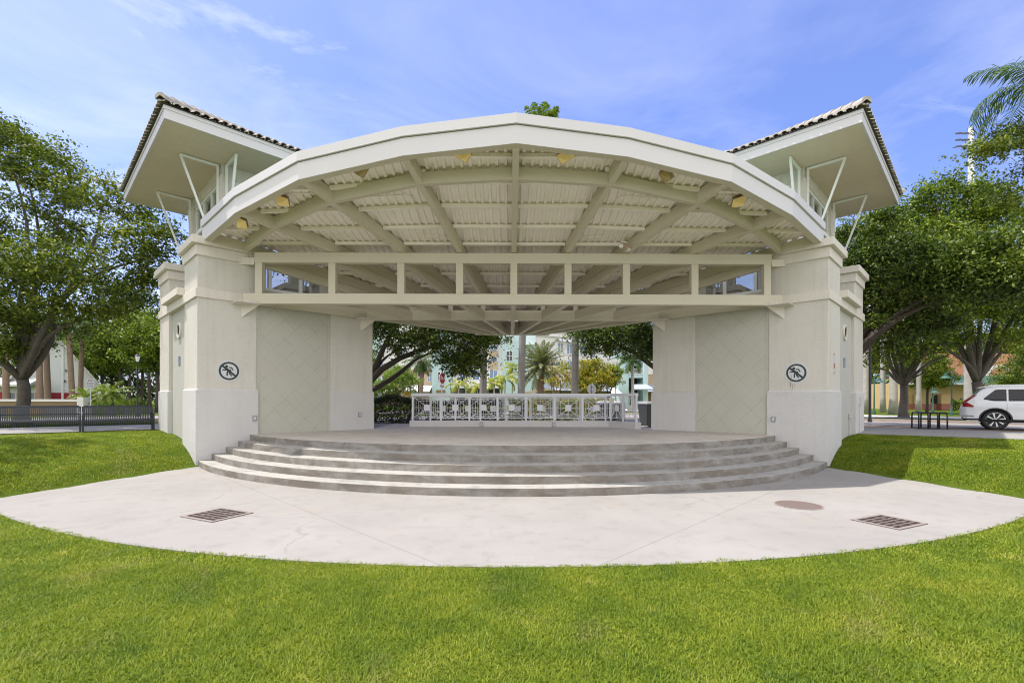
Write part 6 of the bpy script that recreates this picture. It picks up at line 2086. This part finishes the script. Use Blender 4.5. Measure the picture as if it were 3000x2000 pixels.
# ------------------------------------------------------------------ grass
def in_plaza(X, Y):
    return (X ** 2 + (Y - PC[1]) ** 2 < (PR - .035 + .03 * np.sin(X * 7.3) * np.sin(X * 2.9 + 1) + .02 * np.sin(X * 23.0)) ** 2) & (rise(X, Y) <= .02) & (Y < 13.5)
def free(X, Y):
    ok = ~in_plaza(X, Y)
    ax_, ay_ = (np.abs(X) - SC) * R45, (Y - (NY + H / R45)) * R45
    u, v_ = (np.abs(X) - SC) * R45 + (Y - NY - H / R45) * R45, -(np.abs(X) - SC) * R45 + (Y - NY - H / R45) * R45
    ok &= ~((np.abs(u) < H + .03) & (np.abs(v_) < H + .03))
    ok &= ~((np.abs(X) < SC) & (Y > 13.0))
    q = (np.abs(X) + Y) * R45
    ok &= np.where(X > 0, q < 19.78, q < 21.45)
    return ok
def scatter(n, x0, x1, y0, y1):
    X, Y = rng.uniform(x0, x1, n), rng.uniform(y0, y1, n)
    k = free(X, Y) & (np.abs(X) < 1.17 * Y + 1.2)
    return X[k], Y[k]
sets = [(scatter(470000, -7.5, 7.5, 2.5, 5.5), .033, .0031), (scatter(300000, -13, 13, 5.5, 9.0), .036, .0042), (scatter(300000, -20, -8.8, 8.6, 19.5), .042, .0060), (scatter(230000, 8.8, 17, 8.6, 19.0), .042, .0060)]
VV, QQ, TT, base_i = [], [], [], 0
for (X, Y), hgt, wd in sets:
    n = len(X)
    tuft = .75 + .5 * np.sin(X * 2.1 + np.sin(Y * 1.7)) * np.sin(Y * 2.6 + X) * .5
    hgt_ = hgt * rng.uniform(.45, 1.25, n) * (tuft + .25)
    az = rng.uniform(0, 2 * PI, n)
    lean = rng.uniform(.25, 1.5, n)
    d = np.stack([np.cos(az), np.sin(az), np.zeros(n)], 1)
    s_ = np.stack([-np.sin(az), np.cos(az), np.zeros(n)], 1) * (wd * rng.uniform(.6, 1.3, n))[:, None]
    b_ = np.stack([X, Y, height(X, Y) - .014], 1)
    up = np.array([0, 0, 1.0])
    m_ = b_ + up * (hgt_ * .62)[:, None] + d * (hgt_ * lean * .42)[:, None]
    tp = m_ + up * (hgt_ * (.38 - .22 * lean))[:, None] + d * (hgt_ * lean * .62)[:, None]
    v_ = np.stack([b_ - s_, b_ + s_, m_ + s_ * .8, m_ - s_ * .8, tp], 1).reshape(-1, 3)
    i0 = base_i + np.arange(n) * 5
    VV.append(v_); QQ.append(np.stack([i0, i0 + 1, i0 + 2, i0 + 3], 1)); TT.append(np.stack([i0 + 3, i0 + 2, i0 + 4], 1))
    base_i += n * 5
me = np_mesh('grass', np.concatenate(VV), np.concatenate(QQ), np.concatenate(TT))
m, nt, b, out = new_mat('grass_blades')
g = N(nt, 'ShaderNodeNewGeometry')
v = coords(nt, world=True)
f = noise(nt, v, 1.15, 6, .68, .5)
rr_ = math_(nt, 'ADD', math_(nt, 'MULTIPLY', g.outputs['Random Per Island'], .50), math_(nt, 'MULTIPLY', math_(nt, 'SUBTRACT', f, .36), 1.75))
c = ramp(nt, rr_, [(0.0, (0.075, 0.135, 0.015)), (.35, (0.155, 0.225, 0.015)), (.65, (0.245, 0.30, 0.022)), (.88, (0.35, 0.36, 0.045)), (1.0, (0.47, 0.41, 0.13))])
dry = ramp(nt, noise(nt, coords(nt, (1, 1, 1), (0, 0, 1.1), True), .75, 7, .72, .8), [(.56, 0.0), (.72, .75)])
c = mixc(nt, dry, c, mixc(nt, g.outputs['Random Per Island'], (.20, .19, .06), (.40, .36, .14)))
L(nt, c, b.inputs['Base Color'])
b.inputs['Roughness'].default_value = .55
b.inputs['Specular IOR Level'].default_value = .25
t = N(nt, 'ShaderNodeBsdfTranslucent')
L(nt, mixc(nt, 1.0, c, (1.0, 1.1, .5), 'MULTIPLY'), t.inputs[0])
ms = N(nt, 'ShaderNodeMixShader'); ms.inputs[0].default_value = .35
L(nt, b.outputs[0], ms.inputs[1]); L(nt, t.outputs[0], ms.inputs[2]); L(nt, ms.outputs[0], out.inputs[0])
tag(link('grass', me, m), 'short bright green mown grass on the lawn and banks', 'grass', kind='stuff')
